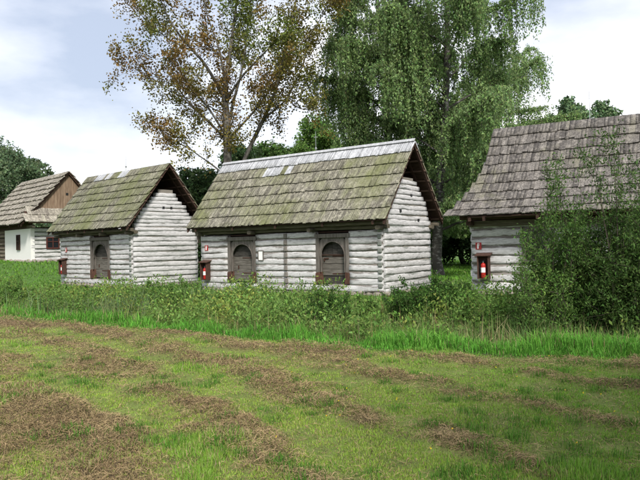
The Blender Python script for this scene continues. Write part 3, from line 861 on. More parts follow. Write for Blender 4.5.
def tubes_np(polys, sides=4):
    V = []; Fc = []; b_ = 0
    for pts, rad in polys:
        pts = np.asarray(pts, float); n = len(pts)
        T = np.gradient(pts, axis=0); T /= np.linalg.norm(T, axis=1)[:, None] + 1e-9
        ref = np.array([1., .13, .07]) if abs(T[0, 0]) < .8 else np.array([0, 1., .1])
        A = np.cross(T, ref); A /= np.linalg.norm(A, axis=1)[:, None] + 1e-9; Bv = np.cross(T, A)
        ang = np.arange(sides) * 2 * math.pi / sides
        rr_ = np.asarray(rad, float)[:, None, None]
        v = pts[:, None] + rr_ * (A[:, None] * np.cos(ang)[None, :, None] + Bv[:, None] * np.sin(ang)[None, :, None])
        V.append(v.reshape(-1, 3))
        i_ = np.arange(n - 1)[:, None] * sides; j = np.arange(sides)[None]; j2 = (j + 1) % sides
        Fc.append(np.stack([i_ + j, i_ + j2, i_ + sides + j2, i_ + sides + j], -1).reshape(-1, 4) + b_); b_ += n * sides
    return np.concatenate(V), np.concatenate(Fc)
def smooth_poly(pts, n):
    pts = np.asarray(pts, float); t = np.linspace(0, len(pts) - 1, n)
    k = np.arange(len(pts)); q = np.stack([np.interp(t, k, pts[:, i]) for i in range(3)], -1)
    for _ in range(2): q[1:-1] = .25 * q[:-2] + .5 * q[1:-1] + .25 * q[2:]
    return q
def branch(p, d, L, n, wob, grav, rs):
    pts = [p]; d = d / np.linalg.norm(d)
    for i in range(n):
        d = d + rs.normal(0, wob, 3) + np.array([0, 0, grav]); d /= np.linalg.norm(d)
        pts.append(pts[-1] + d * L / n)
    return np.array(pts)
def grow(limbs, rs, per_m=1.6, clen=1.8, grav=.04, twig_per=5, twl=.5, start=.25, spread=1.0):
    """children and twigs on given limbs -> (thin tubes, twig points)"""
    thin = []; pts = []
    for P_, R_ in limbs:
        seg = np.linalg.norm(np.diff(P_, axis=0), axis=1); Lt = seg.sum(); n = max(1, int(Lt * per_m * (1 - start)))
        for _ in range(n):
            t = start + (1 - start) * rs.random() ** .8; f_ = t * (len(P_) - 1); i = min(int(f_), len(P_) - 2); p = P_[i] * (1 - f_ + i) + P_[i+1] * (f_ - i)
            d = P_[min(i+1, len(P_)-1)] - P_[i]; d = d / np.linalg.norm(d) * .8 + rs.normal(0, .6 * spread, 3)
            L_ = clen * rs.uniform(.5, 1.2) * (1.15 - .5 * t)
            c = branch(p, d, L_, 6, .14, grav, rs); thin.append((c, np.linspace(max(.008, .3 * np.interp(t, [0, 1], [R_[0], R_[-1]])), .005, 7)))
            for _ in range(twig_per):
                j = rs.integers(1, 7); w = branch(c[j], (c[j] - c[j-1]) / (L_ / 6) * .6 + rs.normal(0, .6, 3), twl * rs.uniform(.5, 1.3), 3, .2, grav, rs)
                thin.append((w, np.linspace(.007, .003, 4))); pts.append(w[1:])
    return thin, np.concatenate(pts)
def tree_thing(name, base, label, cat, limb_polys, thin, V, Fc, c, bark, group=None, crown_name='crown'):
    r_ = empty(name, base); tag(r_, label, cat, group)
    off = np.array(base)
    Vt, Ft = tubes_np(limb_polys[:1], 12); link('trunk', np_mesh('trunk', Vt - off, Ft, bark, smooth=True), r_)
    if len(limb_polys) > 1:
        for lp in limb_polys[1:9]:
            Vt, Ft = tubes_np([lp], 8); link('limb', np_mesh('limb', Vt - off, Ft, bark, smooth=True), r_)
        if len(limb_polys) > 9:
            Vt, Ft = tubes_np(limb_polys[9:], 6); tag(link('branches', np_mesh('branches', Vt - off, Ft, bark, smooth=True), r_), kind='stuff')
    if thin:
        Vt, Ft = tubes_np([t for t in thin], 3); tag(link('twigs', np_mesh('twigs', Vt - off, Ft, bark), r_), kind='stuff')
    if V is not None: link(crown_name, np_mesh(crown_name, V - off, Fc, M['leaf'], c), r_)
    return r_

# ---- the tall tree turning brown behind the middle cabin
rs = np.random.default_rng(3)
YT = 42.0
def zp(x, y, dy=0):   # place in the photograph (from its enlarged crop) carried to the tree's distance
    return np.array(at(100 + x / 2.667, y / 2.667, YT + dy))
base = at(228, 290, YT); base.z = float(gz(base.x, base.y)) - .1
trunk = smooth_poly([np.array(base), zp(341, 520), zp(341, 430), zp(339, 370, .0), zp(335, 290, .1), zp(334, 220, .2), zp(345, 150, .4), zp(358, 60, .5), zp(368, -30, .6), zp(375, -110, .8)], 40)
tr = np.interp(np.linspace(0, 1, 40), [0, .25, .45, .6, .8, 1], [.36, .27, .21, .14, .08, .03])
def limb(pts, r0, r1=.02, n=16):
    q = smooth_poly([zp(*p) for p in pts], n); return (q, np.linspace(r0, r1, n))
limbs = [(trunk, tr),
    limb([(334, 270), (302, 205, -.5), (270, 155, -1), (218, 105, -1.4), (182, 50, -1.8), (160, 0, -2), (150, -50, -2)], .12),
    limb([(340, 375), (290, 325, .5), (232, 268, 1), (205, 232, 1.6), (190, 180, 2)], .10),
    limb([(338, 365), (282, 275, -1), (242, 240, -1.8), (205, 150, -2.4)], .08),
    limb([(342, 350), (352, 280, .8), (380, 190, 1.4), (390, 100, 1.8), (402, 0, 2), (404, -60, 2)], .11),
    limb([(344, 370), (398, 312, -.8), (440, 262, -1.5), (470, 200, -2.4), (500, 130, -2.8)], .09),
    limb([(345, 600), (375, 440, .2), (440, 312, .4), (470, 240, .6), (490, 150, .8), (515, 50, 1), (527, -30, 1)], .17, .03, 22),
    limb([(338, 265), (380, 200, -1), (430, 150, -2), (470, 108, -2.4), (480, 60, -2.6)], .09),
    limb([(338, 470), (300, 440, .2), (240, 398, -.4), (205, 350, -1)], .07),
    limb([(262, 300, .8), (200, 245, .4), (130, 205, 0), (70, 170, -.4)], .05, .012),
    limb([(255, 140, -1), (190, 110, -.2), (125, 60, .6), (90, 10, 1)], .05, .012),
    limb([(240, 398, -.4), (190, 370, -.2), (145, 335, .2)], .035, .01),
    limb([(490, 150, .8), (545, 110, .4), (590, 50, 0), (605, 0, 0)], .05, .012),
    limb([(500, 265, 1.2), (550, 240, 1), (590, 190, 1)], .04, .01),
    limb([(440, 315, .4), (500, 265, 1.4), (540, 180, 2), (560, 100, 2.4)], .07),
    limb([(334, 220, .2), (318, 130, -.6), (285, 40, -1), (270, -40, -1)], .08),
    limb([(470, 240, .6), (530, 290, .2), (585, 295, 0)], .04)]
thin, tp = grow(limbs, rs, 2.7, 2.6, .04, 6, .8, .22)
keep = []
cl = fbm(tp[:, :, 0].ravel() if tp.ndim == 3 else tp[:, 0] * .9, tp[:, 2] * .9, 61) if tp.ndim == 2 else None
d_ = (fbm(tp[:, 0] * .8 + 40, tp[:, 2] * .8, 61) > .28)
tp = tp[d_]
pp = np.repeat(tp, 10, 0) + rs.normal(0, .20, (len(tp) * 10, 3))
kk = fbm(pp[:, 0] * .5 + 9, pp[:, 2] * .5, 71)[:, None]
c1 = np.array([.19, .125, .042]); c2 = np.array([.17, .15, .038]); c3 = np.array([.11, .16, .035])
topg = sstep(9, 16, pp[:, 2])[:, None] * sstep(.4, .6, fbm(pp[:, 0] * .4, pp[:, 2] * .4, 73))[:, None]
pc = c1 * (1 - sstep(.35, .65, kk)) + c2 * sstep(.35, .65, kk); pc = pc * (1 - topg * .8) + c3 * topg * .8
V, Fc, c = leaves_np(pp, .150, pc, .25, .8, rs=rs)
tree_thing('poplar_tree', tuple(base), 'tall sparse tree with browning leaves and grey forked trunk behind the long cabin', 'tree', limbs, thin, V, Fc, c, M['bark_grey'])

# ---- weeping birches
def birch(px, Y, H, Rm, label, seed, nst=1500, spread_lo=3.0, tr0=.34, lean=0, leafn=60, crown_z0=2.2, group='weeping birches'):
    rs = np.random.default_rng(seed)
    b = at(px, 270, Y); b.z = float(gz(b.x, b.y)) - .1; b = np.array(b)
    n = 26; t = np.linspace(0, 1, n)
    T = b + np.stack([lean * t + .25 * np.sin(t * 5 + seed), .3 * np.sin(t * 4 + 1), H * t], -1)
    T[0, :2] = b[:2]
    limbs = [(T, tr0 * (1 - t) ** .8 + .03)]
    for k in range(34):
        u = .12 + .85 * (k + rs.random()) / 34; f_ = u * (n - 1); i = int(f_); p = T[i]
        az = k * 2.4 + rs.normal(0, .3); L_ = Rm * (1.0 if u < .55 else 1 - (u - .55) / .45 * .75) * rs.uniform(.75, 1.12) * (0.8 + .2 * min(1, u / .25))
        el = .75 if u > .3 else .4
        d = np.array([math.cos(az), math.sin(az), el])
        q = branch(p, d, L_ * 1.12, 9, .10, -.035, rs)
        limbs.append((q, np.linspace(tr0 * .32 * (1 - u * .6), .015, 10)))
    thin = []; LP = []
    lens = np.array([np.linalg.norm(q[-1] - q[0]) for q, _ in limbs[1:]]); pr = lens ** 1.6; pr /= pr.sum()
    for s in range(nst):
        q, r_ = limbs[1 + rs.choice(len(pr), p=pr)]
        f_ = (.25 + .75 * rs.random() ** .7) * 9; i = min(int(f_), 8); p = q[i] + (q[i+1] - q[i]) * (f_ - i)
        side = rs.normal(0, 1, 3); side[2] = abs(side[2]) * .4 + .1; out = p - T[12]; out[2] = 0; out /= np.linalg.norm(out) + 1e-6
        d = side + out * .7; L1 = rs.uniform(.3, 1.0)
        L2 = rs.uniform(.8, 2.8) * (1.25 if rs.random() < .25 else 1)
        up_ = branch(p, d, L1, 3, .1, -.15, rs)
        dn = branch(up_[-1], (up_[-1] - up_[-2]) / L1 + np.array([0, 0, -.6]), L2, 6, .05, -.75, rs)
        P_ = np.concatenate([up_, dn[1:]]); P_[:, 2] = np.maximum(P_[:, 2], crown_z0 + rs.random() * 1.2)
        thin.append((P_[::3] if len(P_) % 3 == 1 else P_, np.linspace(.010, .003, len(P_[::3]) if len(P_) % 3 == 1 else len(P_))))
        m_ = int(leafn * (L1 + L2) / 2.6); tt = rs.random(m_) * (len(P_) - 1.001); i = tt.astype(int); w = (tt - i)[:, None]
        LP.append(P_[i] * (1 - w) + P_[i + 1] * w + rs.normal(0, .08, (m_, 3)))
    LP = np.concatenate(LP)
    kk = fbm(LP[:, 0] * .6 + 3, LP[:, 2] * .35, 81 + seed)[:, None]
    col = np.array([.125, .20, .065]) * (1 - kk) + np.array([.26, .37, .15]) * kk
    V, Fc, c = leaves_np(LP, .15, col, .22, .70, (0, 0, -1), rs, .45, tri=True)
    return tree_thing('birch_tree', tuple(b), label, 'tree', limbs, thin, V, Fc, c, M['bark_birch'], group)
birch(440, 42, 25, 6.2, 'large weeping birch whose dark trunk stands in the gap right of the long cabin', 5, 3900, leafn=52, crown_z0=3.2, lean=.9)
birch(391, 45, 25, 4.5, 'tall weeping birch with hanging strands rising behind the middle of the long cabin', 6, 3300, leafn=48, lean=-.6)
birch(503, 50, 18.5, 5.2, 'lower birch filling the crown beside the top of the grey roof', 9, 2500, tr0=.2, leafn=52)

# ---- broadleaf trees behind
def bush_tree(px, Y, H, Rm, label, seed, n_leaf, size, c_lo, c_hi, name='broadleaf_tree', z_lo=.12, cat='tree', trunk_r=.25, group='trees of the wood behind', bark='bark_dark', lobes=26, base_py=262):
    rs = np.random.default_rng(seed)
    b = at(px, base_py, Y); b.z = float(gz(b.x, b.y)) - .1; b = np.array(b)
    n = 12; t = np.linspace(0, 1, n)
    T = b + np.stack([.3 * np.sin(t * 4 + seed), .2 * np.sin(t * 5), H * .9 * t], -1); T[0] = b
    limbs = [(T, trunk_r * (1 - t) ** .9 + .03)]; LP = []; thin = []
    for k in range(lobes):
        u = z_lo + (1 - z_lo) * ((k + rs.random()) / lobes)
        prof_ = math.sqrt(max(.05, 1 - ((u - .45) / .56) ** 2))
        az = k * 2.4 + rs.normal(0, .3); rr_ = Rm * prof_ * rs.uniform(.55, .95)
        c_ = b + np.array([math.cos(az) * rr_, math.sin(az) * rr_, H * u * .96])
        i = min(int(u * .75 * (n - 1)), n - 2); q = smooth_poly([T[i], (T[i] + c_) / 2 + rs.normal(0, .15, 3), c_], 7)
        limbs.append((q, np.linspace(trunk_r * .35, .02, 7)))
        lr = Rm * rs.uniform(.28, .50); m_ = int(n_leaf * 1.9 / lobes); size_ = size * 1.1
        # leaves gathered in small sprays through the lobe
        ns = max(6, m_ // 22); sp = rs.normal(size=(ns, 3)); sp /= np.linalg.norm(sp, axis=1)[:, None]
        sp = c_ + sp * (lr * rs.uniform(.35, 1.08, (ns, 1))) * np.array([1, 1, .8])
        pts = np.repeat(sp, m_ // ns, 0); LP.append(pts + rs.normal(0, lr * .13, pts.shape))
    LP = np.concatenate(LP); LP = LP[LP[:, 2] > b[2] + .15]
    kk = fbm(LP[:, 0] * 1.3 + seed, LP[:, 2] * 1.3, 90 + seed)[:, None]
    col = np.array(c_lo) * (1 - kk) + np.array(c_hi) * kk
    V, Fc, c = leaves_np(LP, size_ * .95, col, .25, .85, rs=rs, tri=True)
    return tree_thing(name, tuple(b), label, cat, limbs, thin, V, Fc, c, M[bark], group)
G1, G2 = (.06, .11, .03), (.13, .21, .06)
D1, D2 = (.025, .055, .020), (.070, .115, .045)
bush_tree(8, 78, 12.9, 4.8, 'rounded green tree standing behind the farmhouse at the left edge', 21, 26000, .25, (.085, .135, .07), (.19, .26, .14), base_py=264)
bush_tree(38, 84, 12.5, 3.0, 'small thin crowned tree just right of the rounded green tree behind the farmhouse', 22, 9000, .25, (.04, .07, .03), (.10, .14, .06), base_py=264)
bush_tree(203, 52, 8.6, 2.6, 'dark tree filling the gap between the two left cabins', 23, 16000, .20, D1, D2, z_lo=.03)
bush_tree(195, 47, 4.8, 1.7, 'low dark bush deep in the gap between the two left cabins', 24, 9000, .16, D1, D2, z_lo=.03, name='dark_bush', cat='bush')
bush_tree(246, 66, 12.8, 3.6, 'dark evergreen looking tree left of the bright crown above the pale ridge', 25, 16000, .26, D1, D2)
bush_tree(276, 70, 13.6, 3.4, 'dull green tree behind the left part of the pale ridge', 26, 14000, .28, (.045, .09, .022), (.11, .19, .05))
bush_tree(326, 74, 16.6, 5.6, 'bright green rounded tree rising above the middle of the pale ridge', 27, 22000, .28, (.075, .14, .03), (.16, .27, .07))
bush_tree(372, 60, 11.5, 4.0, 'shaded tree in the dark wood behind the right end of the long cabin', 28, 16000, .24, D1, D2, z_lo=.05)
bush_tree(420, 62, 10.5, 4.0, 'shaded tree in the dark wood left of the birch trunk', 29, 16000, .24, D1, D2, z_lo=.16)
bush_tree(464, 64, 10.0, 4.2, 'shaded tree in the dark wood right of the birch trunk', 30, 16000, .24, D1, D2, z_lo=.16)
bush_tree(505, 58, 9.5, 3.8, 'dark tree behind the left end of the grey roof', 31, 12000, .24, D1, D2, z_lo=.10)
bush_tree(576, 80, 20.0, 3.8, 'rounded green tree above the grey roof, left of the pair there', 32, 14000, .34, (.09, .15, .07), (.17, .25, .13))  # leaf colours lightened to stand for distance haze
bush_tree(610, 82, 20.5, 3.0, 'rounded green tree above the grey roof, right of the pair there', 33, 11000, .34, (.09, .15, .07), (.17, .25, .13))  # same haze-lightened leaf colours
bush_tree(541, 70, 15.5, 3.4, 'green tree between the birches and the pair of crowns above the grey roof', 34, 12000, .30, G1, (.13, .20, .075))
# tree standing just outside the right edge of the view, whose shade reaches the mown field
bs = Vector((8.6, -2.0, 0))
def side_tree():
    rs = np.random.default_rng(40); b = np.array([6.2, -2.4, 0.0]); H, Rm = 9.5, 3.4
    t = np.linspace(0, 1, 12); T = b + np.stack([.3 * np.sin(t * 4), .2 * np.sin(t * 5), H * .9 * t], -1)
    limbs = [(T, .2 * (1 - t) + .03)]; LP = []
    for k in range(22):
        u = .30 + .68 * k / 22; az = k * 2.4; rr_ = Rm * math.sqrt(max(.05, 1 - ((u - .6) / .5) ** 2)) * rs.uniform(.5, .95)
        c_ = b + np.array([math.cos(az) * rr_, math.sin(az) * rr_, H * u]); i = min(int(u * .75 * 11), 10)
        limbs.append((smooth_poly([T[i], (T[i] + c_) / 2, c_], 7), np.linspace(.08, .02, 7)))
        pts = c_ + rs.normal(0, .62, (1300, 3)); LP.append(pts)
    V, Fc, c = leaves_np(np.concatenate(LP), .16, (.07, .13, .035), .25, .65, rs=rs)
    tree_thing('broadleaf_tree', tuple(b), 'tree just outside the right edge shading the near right corner of the field', 'tree', limbs, [], V, Fc, c, M['bark_dark'])
side_tree()

# ---- shrubs along the ditch
def shrub(x, y, H, Rm, label, seed, nstem, leaf_per, size, c_lo, c_hi, name='shrub', up=.9, group='shrubs along the ditch', narrow=.35, cat='shrub', sprigs=0):
    rs = np.random.default_rng(seed)
    b = np.array([x, y, float(gz(x, y)) - .05]); stems = []; LP = []
    for s in range(nstem + sprigs):
        sg_ = s >= nstem
        az = rs.uniform(0, 6.28); r0 = Rm * .35 * rs.random() ** .5; lean = rs.random() ** .7 * Rm / H * .9
        p = b + np.array([math.cos(az) * r0, math.sin(az) * r0, 0]); az2 = az + rs.normal(0, .5)
        L_ = H * rs.uniform(.5, 1.02) * (1 - .35 * lean * H / Rm / .9)
        if sg_: L_ = H * rs.uniform(1.1, 1.42); lean *= .45
        q = branch(p, np.array([math.cos(az2) * lean, math.sin(az2) * lean, up]), L_, 8, .05, .015, rs)
        stems.append((q, np.linspace(.016 * H / 2.5 + .003, .003, 9)))
        for k in range(7):
            i = rs.integers(2, 9); w = branch(q[i], rs.normal(0, .6, 3) + np.array([0, 0, .6]), H * .16 * rs.uniform(.5, 1.3), 4, .1, .02, rs)
            stems.append((w, np.linspace(.006, .002, 5)))
            m_ = leaf_per // 7; tt = rs.random(m_) * 3.99; j = tt.astype(int); LP.append(w[j] + (w[j+1] - w[j]) * (tt - j)[:, None] + rs.normal(0, .035 * H / 2 + .012, (m_, 3)))
        m_ = leaf_per // 4; tt = .8 + rs.random(m_) * 7.19; j = tt.astype(int); LP.append(q[j] + (q[j+1] - q[j]) * (tt - j)[:, None] + rs.normal(0, .04, (m_, 3)))
    LP = np.concatenate(LP); kk = fbm(LP[:, 0] * 3, LP[:, 2] * 3 + LP[:, 1], seed)[:, None]
    col = np.array(c_lo) * (1 - kk) + np.array(c_hi) * kk
    V, Fc, c = leaves_np(LP, size, col, .25, narrow, (0, 0, 1), rs, .25)
    r_ = empty(name, tuple(b)); tag(r_, label, cat, group)
    Vt, Ft = tubes_np(stems, 4); link('stems', np_mesh('stems', Vt - b, Ft, M['bark_dark']), r_)
    link('foliage', np_mesh('foliage', V - b, Fc, M['leaf'], c), r_)
    return r_
W1, W2 = (.055, .115, .026), (.16, .26, .065)
shrub(5.15, 13.6, 3.1, 1.1, 'tall loose willow shrub in front of the right cabin, left of the denser one', 51, 82, 520, .072, (.04, .09, .02), (.12, .20, .05), 'willow_shrub', sprigs=6)
shrub(6.15, 13.0, 3.3, 1.1, 'tall dense dark willow shrub at the right edge of the photo', 52, 86, 560, .072, (.030, .065, .016), (.09, .155, .04), 'willow_shrub', sprigs=9)
shrub(4.45, 12.9, 2.3, .8, 'lower leafy willow shrub at the left foot of the tall pair', 53, 44, 280, .065, W1, W2, 'willow_shrub')
shrub(7.3, 13.6, 3.5, 1.0, 'willow shrub beyond the right edge of the photo beside the dense dark one', 54, 50, 300, .075, (.040, .085, .02), (.12, .20, .05), 'willow_shrub')
S1, S2 = (.075, .15, .03), (.17, .29, .07)
hedge = [  # px, Y, H, R, label
    (8, 24.5, 1.35, 1.0, 'rounded shrub at the left edge below the farmhouse'),
    (84, 23.0, 1.05, .8, 'low shrub below the left corner of the cabin with one door'),
    (152, 21.5, 1.10, 1.0, 'broad shrub in front of the gable of the cabin with one door'),
    (182, 20.5, 1.15, .9, 'shrub below the gap between the two left cabins'),
    (236, 19.5, 1.05, .8, 'small shrub below the first arched door of the long cabin'),
    (286, 17.4, 1.08, .8, 'pale leafed shrub between the two doors of the long cabin'),
    (322, 16.6, 1.22, .85, 'dark bushy shrub below the second arched door of the long cabin'),
    (356, 16.4, 1.02, .7, 'small shrub right of the dark bushy one by the second door'),
    (412, 17.0, 1.25, .8, 'shrub in front of the near corner of the long cabin'),
    (446, 16.8, 1.20, .8, 'shrub below the birch trunk right of the long cabin'),
    (500, 15.2, .95, .7, 'low shrub below the fire extinguisher of the right cabin')]
for k, (px, Y, H, Rm, lab) in enumerate(hedge):
    p = at(px, 280, Y); dk = k in (6, 8, 9)
    shrub(p.x * (Y - 1.2) / Y, Y - 1.2, H * (1.12 if k != 6 else 1.2), Rm * 1.15, lab, 60 + k, 50, 240, .064, (.035, .085, .018) if dk else S1, (.09, .175, .038) if dk else S2, narrow=.5)

# ---- weeds of the ditch: upright leafy stems, as one mass
def in_view(x, y, margin=1.0): return np.abs(x) < y * .52 + margin
def weeds():
    rs = np.random.default_rng(70); n = 9000
    y = rs.uniform(11, 30, n * 4); x = rs.uniform(-.54, .54, n * 4) * y
    d = y - yedge(x); ok = (d > 2.4) & (d < 8.5) & (y < 27); x, y, d = x[ok][:n], y[ok][:n], d[ok][:n]; n = len(x)
    z = gz(x, y); H = (.18 + 1.25 * sstep(.25, .75, fbm(x * .9, y * .9, 75)) * .8 + .1) * rs.uniform(.6, 1.15, n) * (1 - .35 * sstep(5.5, 8.5, d))
    lean = rs.normal(0, .12, (n, 2)); lv = 15; S = []; C = []
    kk = fbm(x * .5, y * .5, 78); yl = fbm(x * 1.2, y * 1.2, 79)
    for k in range(lv):
        t = rs.uniform(.12, 1, n); P_ = np.stack([x + lean[:, 0] * H * t, y + lean[:, 1] * H * t, z + H * t], -1)
        P_ += rs.normal(0, .045, P_.shape); S.append(P_)
        c_ = np.array([.08, .15, .032])[None] * (1 - kk[:, None]) + np.array([.19, .30, .075])[None] * kk[:, None]
        c_ = np.where((yl > .63)[:, None], c_ * np.array([1.5, 1.15, 1.1]), c_); C.append(c_)
    P_ = np.concatenate(S); C = np.concatenate(C)
    V, Fc, c = leaves_np(P_, .092, C, .25, .42, (0, 0, 1), rs, .3)
    tag(link('weeds', np_mesh('weeds', V, Fc, M['leaf'], c)), 'mass of leafy green weeds growing along the ditch below the cabins', 'weeds', kind='stuff')
weeds()

def blades(x, y, h, w, col, rs, bend=.5, name='grass', lay=None, seg2=True, z=None, M_='blade', label='', cat='grass', jit=.22, tri=False):
    n = len(x); z = gz(x, y) if z is None else z
    az = rs.uniform(0, 2 * math.pi, n); dx, dy = np.cos(az), np.sin(az); saz = az + math.pi / 2 + rs.normal(0, .4, n)
    sx, sy = np.cos(saz) * w / 2, np.sin(saz) * w / 2
    bd = bend * rs.random(n); P0 = np.stack([x, y, z - .01], -1)
    m_ = P0 + np.stack([dx * h * bd * .35, dy * h * bd * .35, h * .58 + 0 * x], -1)
    tp = P0 + np.stack([dx * h * bd * 1.0, dy * h * bd * 1.0, h * (1 - .45 * bd)], -1)
    s = np.stack([sx, sy, 0 * sx], -1)
    V = np.stack([P0 - s, P0 + s, m_ + s * .8, m_ - s * .8, tp], 1)
    i = np.arange(n)[:, None] * 5
    Fq = np.concatenate([i + np.array([[0, 1, 2]]), i + np.array([[0, 2, 3]]), i + np.array([[3, 2, 4]])])
    nv = 5
    if tri: V = V[:, [0, 1, 4]]; Fq = np.arange(n)[:, None] * 3 + np.array([[0, 1, 2]]); nv = 3
    c = col * (1 + rs.normal(0, jit, (n, 1))); c = np.clip(c * (1 + rs.normal(0, .07, (n, 3))), .004, .9)
    me = np_mesh(name, V.reshape(-1, 3), Fq, M[M_], np.repeat(c, nv, 0))
    return tag(link(name, me), label, cat, kind='stuff')
def pick(n, ylo, yhi, rs, power, cond, margin=.3):
    """points in the view, denser nearer"""
    u = rs.random(n); y = (ylo ** (1 - power) + u * (yhi ** (1 - power) - ylo ** (1 - power))) ** (1 / (1 - power)) if power != 1 else ylo * (yhi / ylo) ** u
    x = rs.uniform(-1, 1, n) * (y * .52 + margin); k = cond(x, y); return x[k], y[k]

# mown grass of the field
rs = np.random.default_rng(80)
x, y = pick(450000, 3.6, 21, rs, 1.15, lambda x, y: (field_mask(x, y) > .3))
hmk = hay_mask(x, y); k = rs.random(len(x)) > hmk * .5; x, y, hmk = x[k], y[k], hmk[k]
nA = fbm(x * 1.1, y * 1.1, 85); nB = fbm(x * 3.5, y * 3.5, 86)
k = rs.random(len(x)) < .25 + 1.1 * sstep(.3, .6, nB); x, y, hmk, nA, nB = x[k], y[k], hmk[k], nA[k], nB[k]
h = (.016 + .038 * nA * rs.random(len(x)) + .02 * nB) * (1 + .9 * sstep(.62, .75, nA))
col = np.array([.24, .37, .055])[None] * (1 - nA[:, None]) + np.array([.35, .46, .08])[None] * nA[:, None]
lush = sstep(.55, .7, nA)[:, None]; col = col * (1 - lush * .6) + np.array([.12, .29, .035]) * lush * .6
dry = (rs.random(len(x)) < .16 + .35 * hmk)[:, None]; col = np.where(dry, np.array([.40, .34, .18]), col)
gr = sstep(-.5, 3, x)[:, None] * .6; col = col * (1 - gr) + np.array([.11, .27, .03]) * gr
blades(x, y, h, .0058 + .0007 * y, col, rs, .9, 'mown_grass', tri=True, label='short mown green grass of the foreground field', cat='grass')
# longer tufts
def tufts():
    rs = np.random.default_rng(81); cx, cy = pick(420, 4.2, 13, rs, 1.3, lambda x, y: (field_mask(x, y) > .8) & (fbm(x * .9, y * .9, 88) + .12 * (x > .5) > .52))
    n = 55; x = np.repeat(cx, n) + rs.normal(0, .06, len(cx) * n); y = np.repeat(cy, n) + rs.normal(0, .06, len(cx) * n)
    h = np.repeat(rs.uniform(.05, .12, len(cx)), n) * rs.uniform(.5, 1.1, len(x))
    blades(x, y, h, .006, np.tile(np.array([.085, .20, .028]), (len(x), 1)), rs, .9, 'grass_tufts', label='scattered lush grass tufts in the mown field', cat='grass')
tufts()
# hay and dead grass left lying
def straw():
    rs = np.random.default_rng(82); x, y = pick(520000, 3.6, 20, rs, 1.25, lambda x, y: rs.random(len(x)) < np.clip(hay_mask(x, y) * 1.15 + .08, 0, 1) * (field_mask(x, y) > .2))
    n = len(x); hmk = hay_mask(x, y); L_ = .02 + .13 * rs.random(n) ** 2.2; w = .0016 + .0005 * y
    pile = np.exp(-((yedge(x) - y - .45) / .35) ** 2) * sstep(.45, .62, vnoise(x * .9, y * .9, 77))
    z = gz(x, y) + .004 + rs.random(n) * (.010 + .030 * hmk * fbm(x * 3, y * 3, 83) + .10 * pile)
    az = rs.uniform(0, math.pi * 2, n); el = rs.normal(0, .28, n)
    d = np.stack([np.cos(az) * np.cos(el), np.sin(az) * np.cos(el), np.sin(el)], -1) * (L_ / 2)[:, None]
    s = np.stack([-np.sin(az), np.cos(az), rs.normal(0, .4, n)], -1) * (w / 2)[:, None]; P_ = np.stack([x, y, z], -1)
    mid = P_ + rs.normal(0, .15, (n, 3)) * L_[:, None]
    V = np.stack([P_ - d - s, mid + s, P_ + d, mid - s], 1)
    i = np.arange(n)[:, None] * 4; Fq = np.concatenate([i + np.array([[0, 1, 3]]), i + np.array([[3, 1, 2]])])
    t = fbm(x * 2, y * 2, 84)[:, None] * .6 + rs.random((n, 1)) * .4
    c = np.array([.13, .082, .042]) * (1 - t) + np.array([.44, .335, .18]) * t; c = np.where(rs.random((n, 1)) < .18, np.array([.055, .040, .028]), c)
    c = c * (1 + rs.normal(0, .15, (n, 1)))
    tag(link('hay', np_mesh('hay', V.reshape(-1, 3), Fq, M['straw'], np.repeat(np.clip(c, .01, .8), 4, 0))), 'brown cut hay lying in rows and small heaps on the field', 'hay', kind='stuff')
straw()
# bright tall grass along the edge of the field
rs = np.random.default_rng(90)
x, y = pick(150000, 8, 27, rs, 1.0, lambda x, y: ((y - yedge(x)) > -.15) & ((y - yedge(x)) < 3.6 + .8 * np.sin(x)), .5)
d = y - yedge(x); nA = fbm(x * 1.2, y * 1.2, 91)
h = (.07 + .36 * sstep(.25, .8, fbm(x * 1.7, y * 1.7, 99)) + .10 * nA) * sstep(-.3, .8, d) * rs.uniform(.55, 1.15, len(x)) * (1 + .3 * sstep(2, 3, d))
col = np.array([.085, .25, .032])[None] * (1 - nA[:, None]) + np.array([.16, .38, .055])[None] * nA[:, None]
dry = (rs.random(len(x)) < .05 + .25 * sstep(2.2, 3.2, d) + .15 * sstep(-3, -9, x))[:, None]; col = col * (.65 + .6 * fbm(x * 2.5, y * 2.5, 98))[:, None]; col = np.where(dry, np.array([.27, .25, .12]), col)
blades(x, y, h, .009 + .0004 * y, col, rs, .9, 'tall_grass', label='band of bright uncut grass between the field and the ditch', cat='grass')
# long stalks among the weeds
rs = np.random.default_rng(92)
x, y = pick(45000, 10, 28, rs, 1.0, lambda x, y: ((y - yedge(x)) > 2.2) & ((y - yedge(x)) < 7.5) & (fbm(x * .9, y * .9, 93) > .42), .5)
h = rs.uniform(.5, 1.05, len(x)) * (.7 + .5 * fbm(x, y, 94)); dry = rs.random((len(x), 1)) < .42
col = np.where(dry, np.array([.33, .29, .15]), np.array([.11, .19, .05]))
blades(x, y, h, .012, col, rs, .6, 'long_stalks', label='long green and straw coloured stalks standing among the weeds', cat='grass')
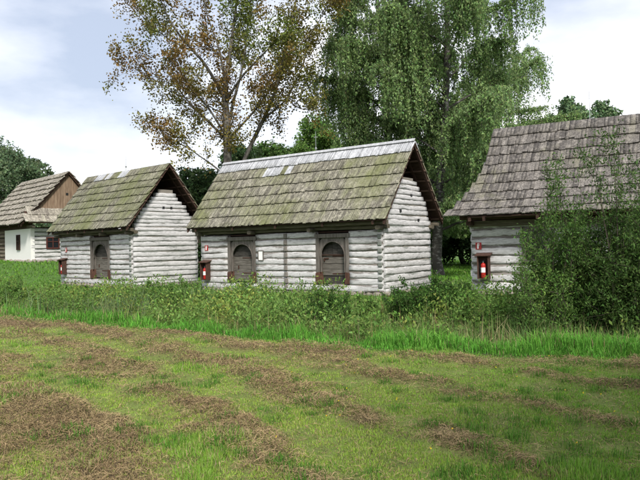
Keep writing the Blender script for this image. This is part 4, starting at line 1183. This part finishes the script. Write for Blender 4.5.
# reed-like blades in front of the one-door cabin
x = rs.normal(-5.6, 1.3, 1500); y = rs.normal(19.6, .7, 1500); h = rs.uniform(.7, 1.35, 1500)
blades(x, y, h, .022, np.tile(np.array([.17, .24, .11]), (1500, 1)), rs, .7, 'reeds', label='pale green reed blades below the cabin with one door', cat='reeds')
# grass beyond and around the cabins
rs = np.random.default_rng(95)
x, y = pick(85000, 16, 80, rs, .9, lambda x, y: ((y - yedge(x)) > 5.5), 1.0)
def outside(root, yaw, L, D, x, y):
    dx, dy = x - root.location.x, y - root.location.y; c_, s_ = math.cos(yaw), math.sin(yaw)
    lx = dx * c_ - dy * s_; ly = dx * s_ + dy * c_; return (np.abs(lx) > L/2 + .15) | (np.abs(ly) > D/2 + .15)
k = outside(B, .617, 10.2, 4.1, x, y) & outside(A_, .727, 7.7, 4.0, x, y) & outside(C_, .501, 10.0, 6.03, x, y) & outside(H_, .80, 9.6, 6.0, x, y)
k &= rs.random(len(x)) > .85 * np.exp(-(((x - 5.3) / 2.2) ** 2 + ((y - 34) / 4.0) ** 2))
x, y = x[k], y[k]; nA = fbm(x * .8, y * .8, 96)
h = (.08 + .18 * nA) * rs.uniform(.6, 1.2, len(x)) * (1 + .6 * (1 - sstep(6, 9, y - yedge(x))))
col = np.array([.09, .20, .028])[None] * (1 - nA[:, None]) + np.array([.15, .30, .045])[None] * nA[:, None]
blades(x, y, h, .018 + .0018 * y, col, rs, .8, 'meadow_grass', tri=True, label='bright green meadow grass around and behind the cabins', cat='grass')

# small yellow flowers
rs = np.random.default_rng(97)
x, y = pick(70, 5, 11, rs, 1.0, lambda x, y: (x > -.5) & (field_mask(x, y) > .9))
P_ = np.repeat(np.stack([x, y, gz(x, y) + .05], -1), 5, 0)
V, Fc, c = leaves_np(P_, .012, (.75, .58, .05), .1, .9, (0, 0, 1), rs, .3)
tag(link('yellow_flowers', np_mesh('yellow_flowers', V, Fc, M['leaf'], c)), 'tiny yellow flowers scattered in the mown grass', 'flowers', kind='stuff')
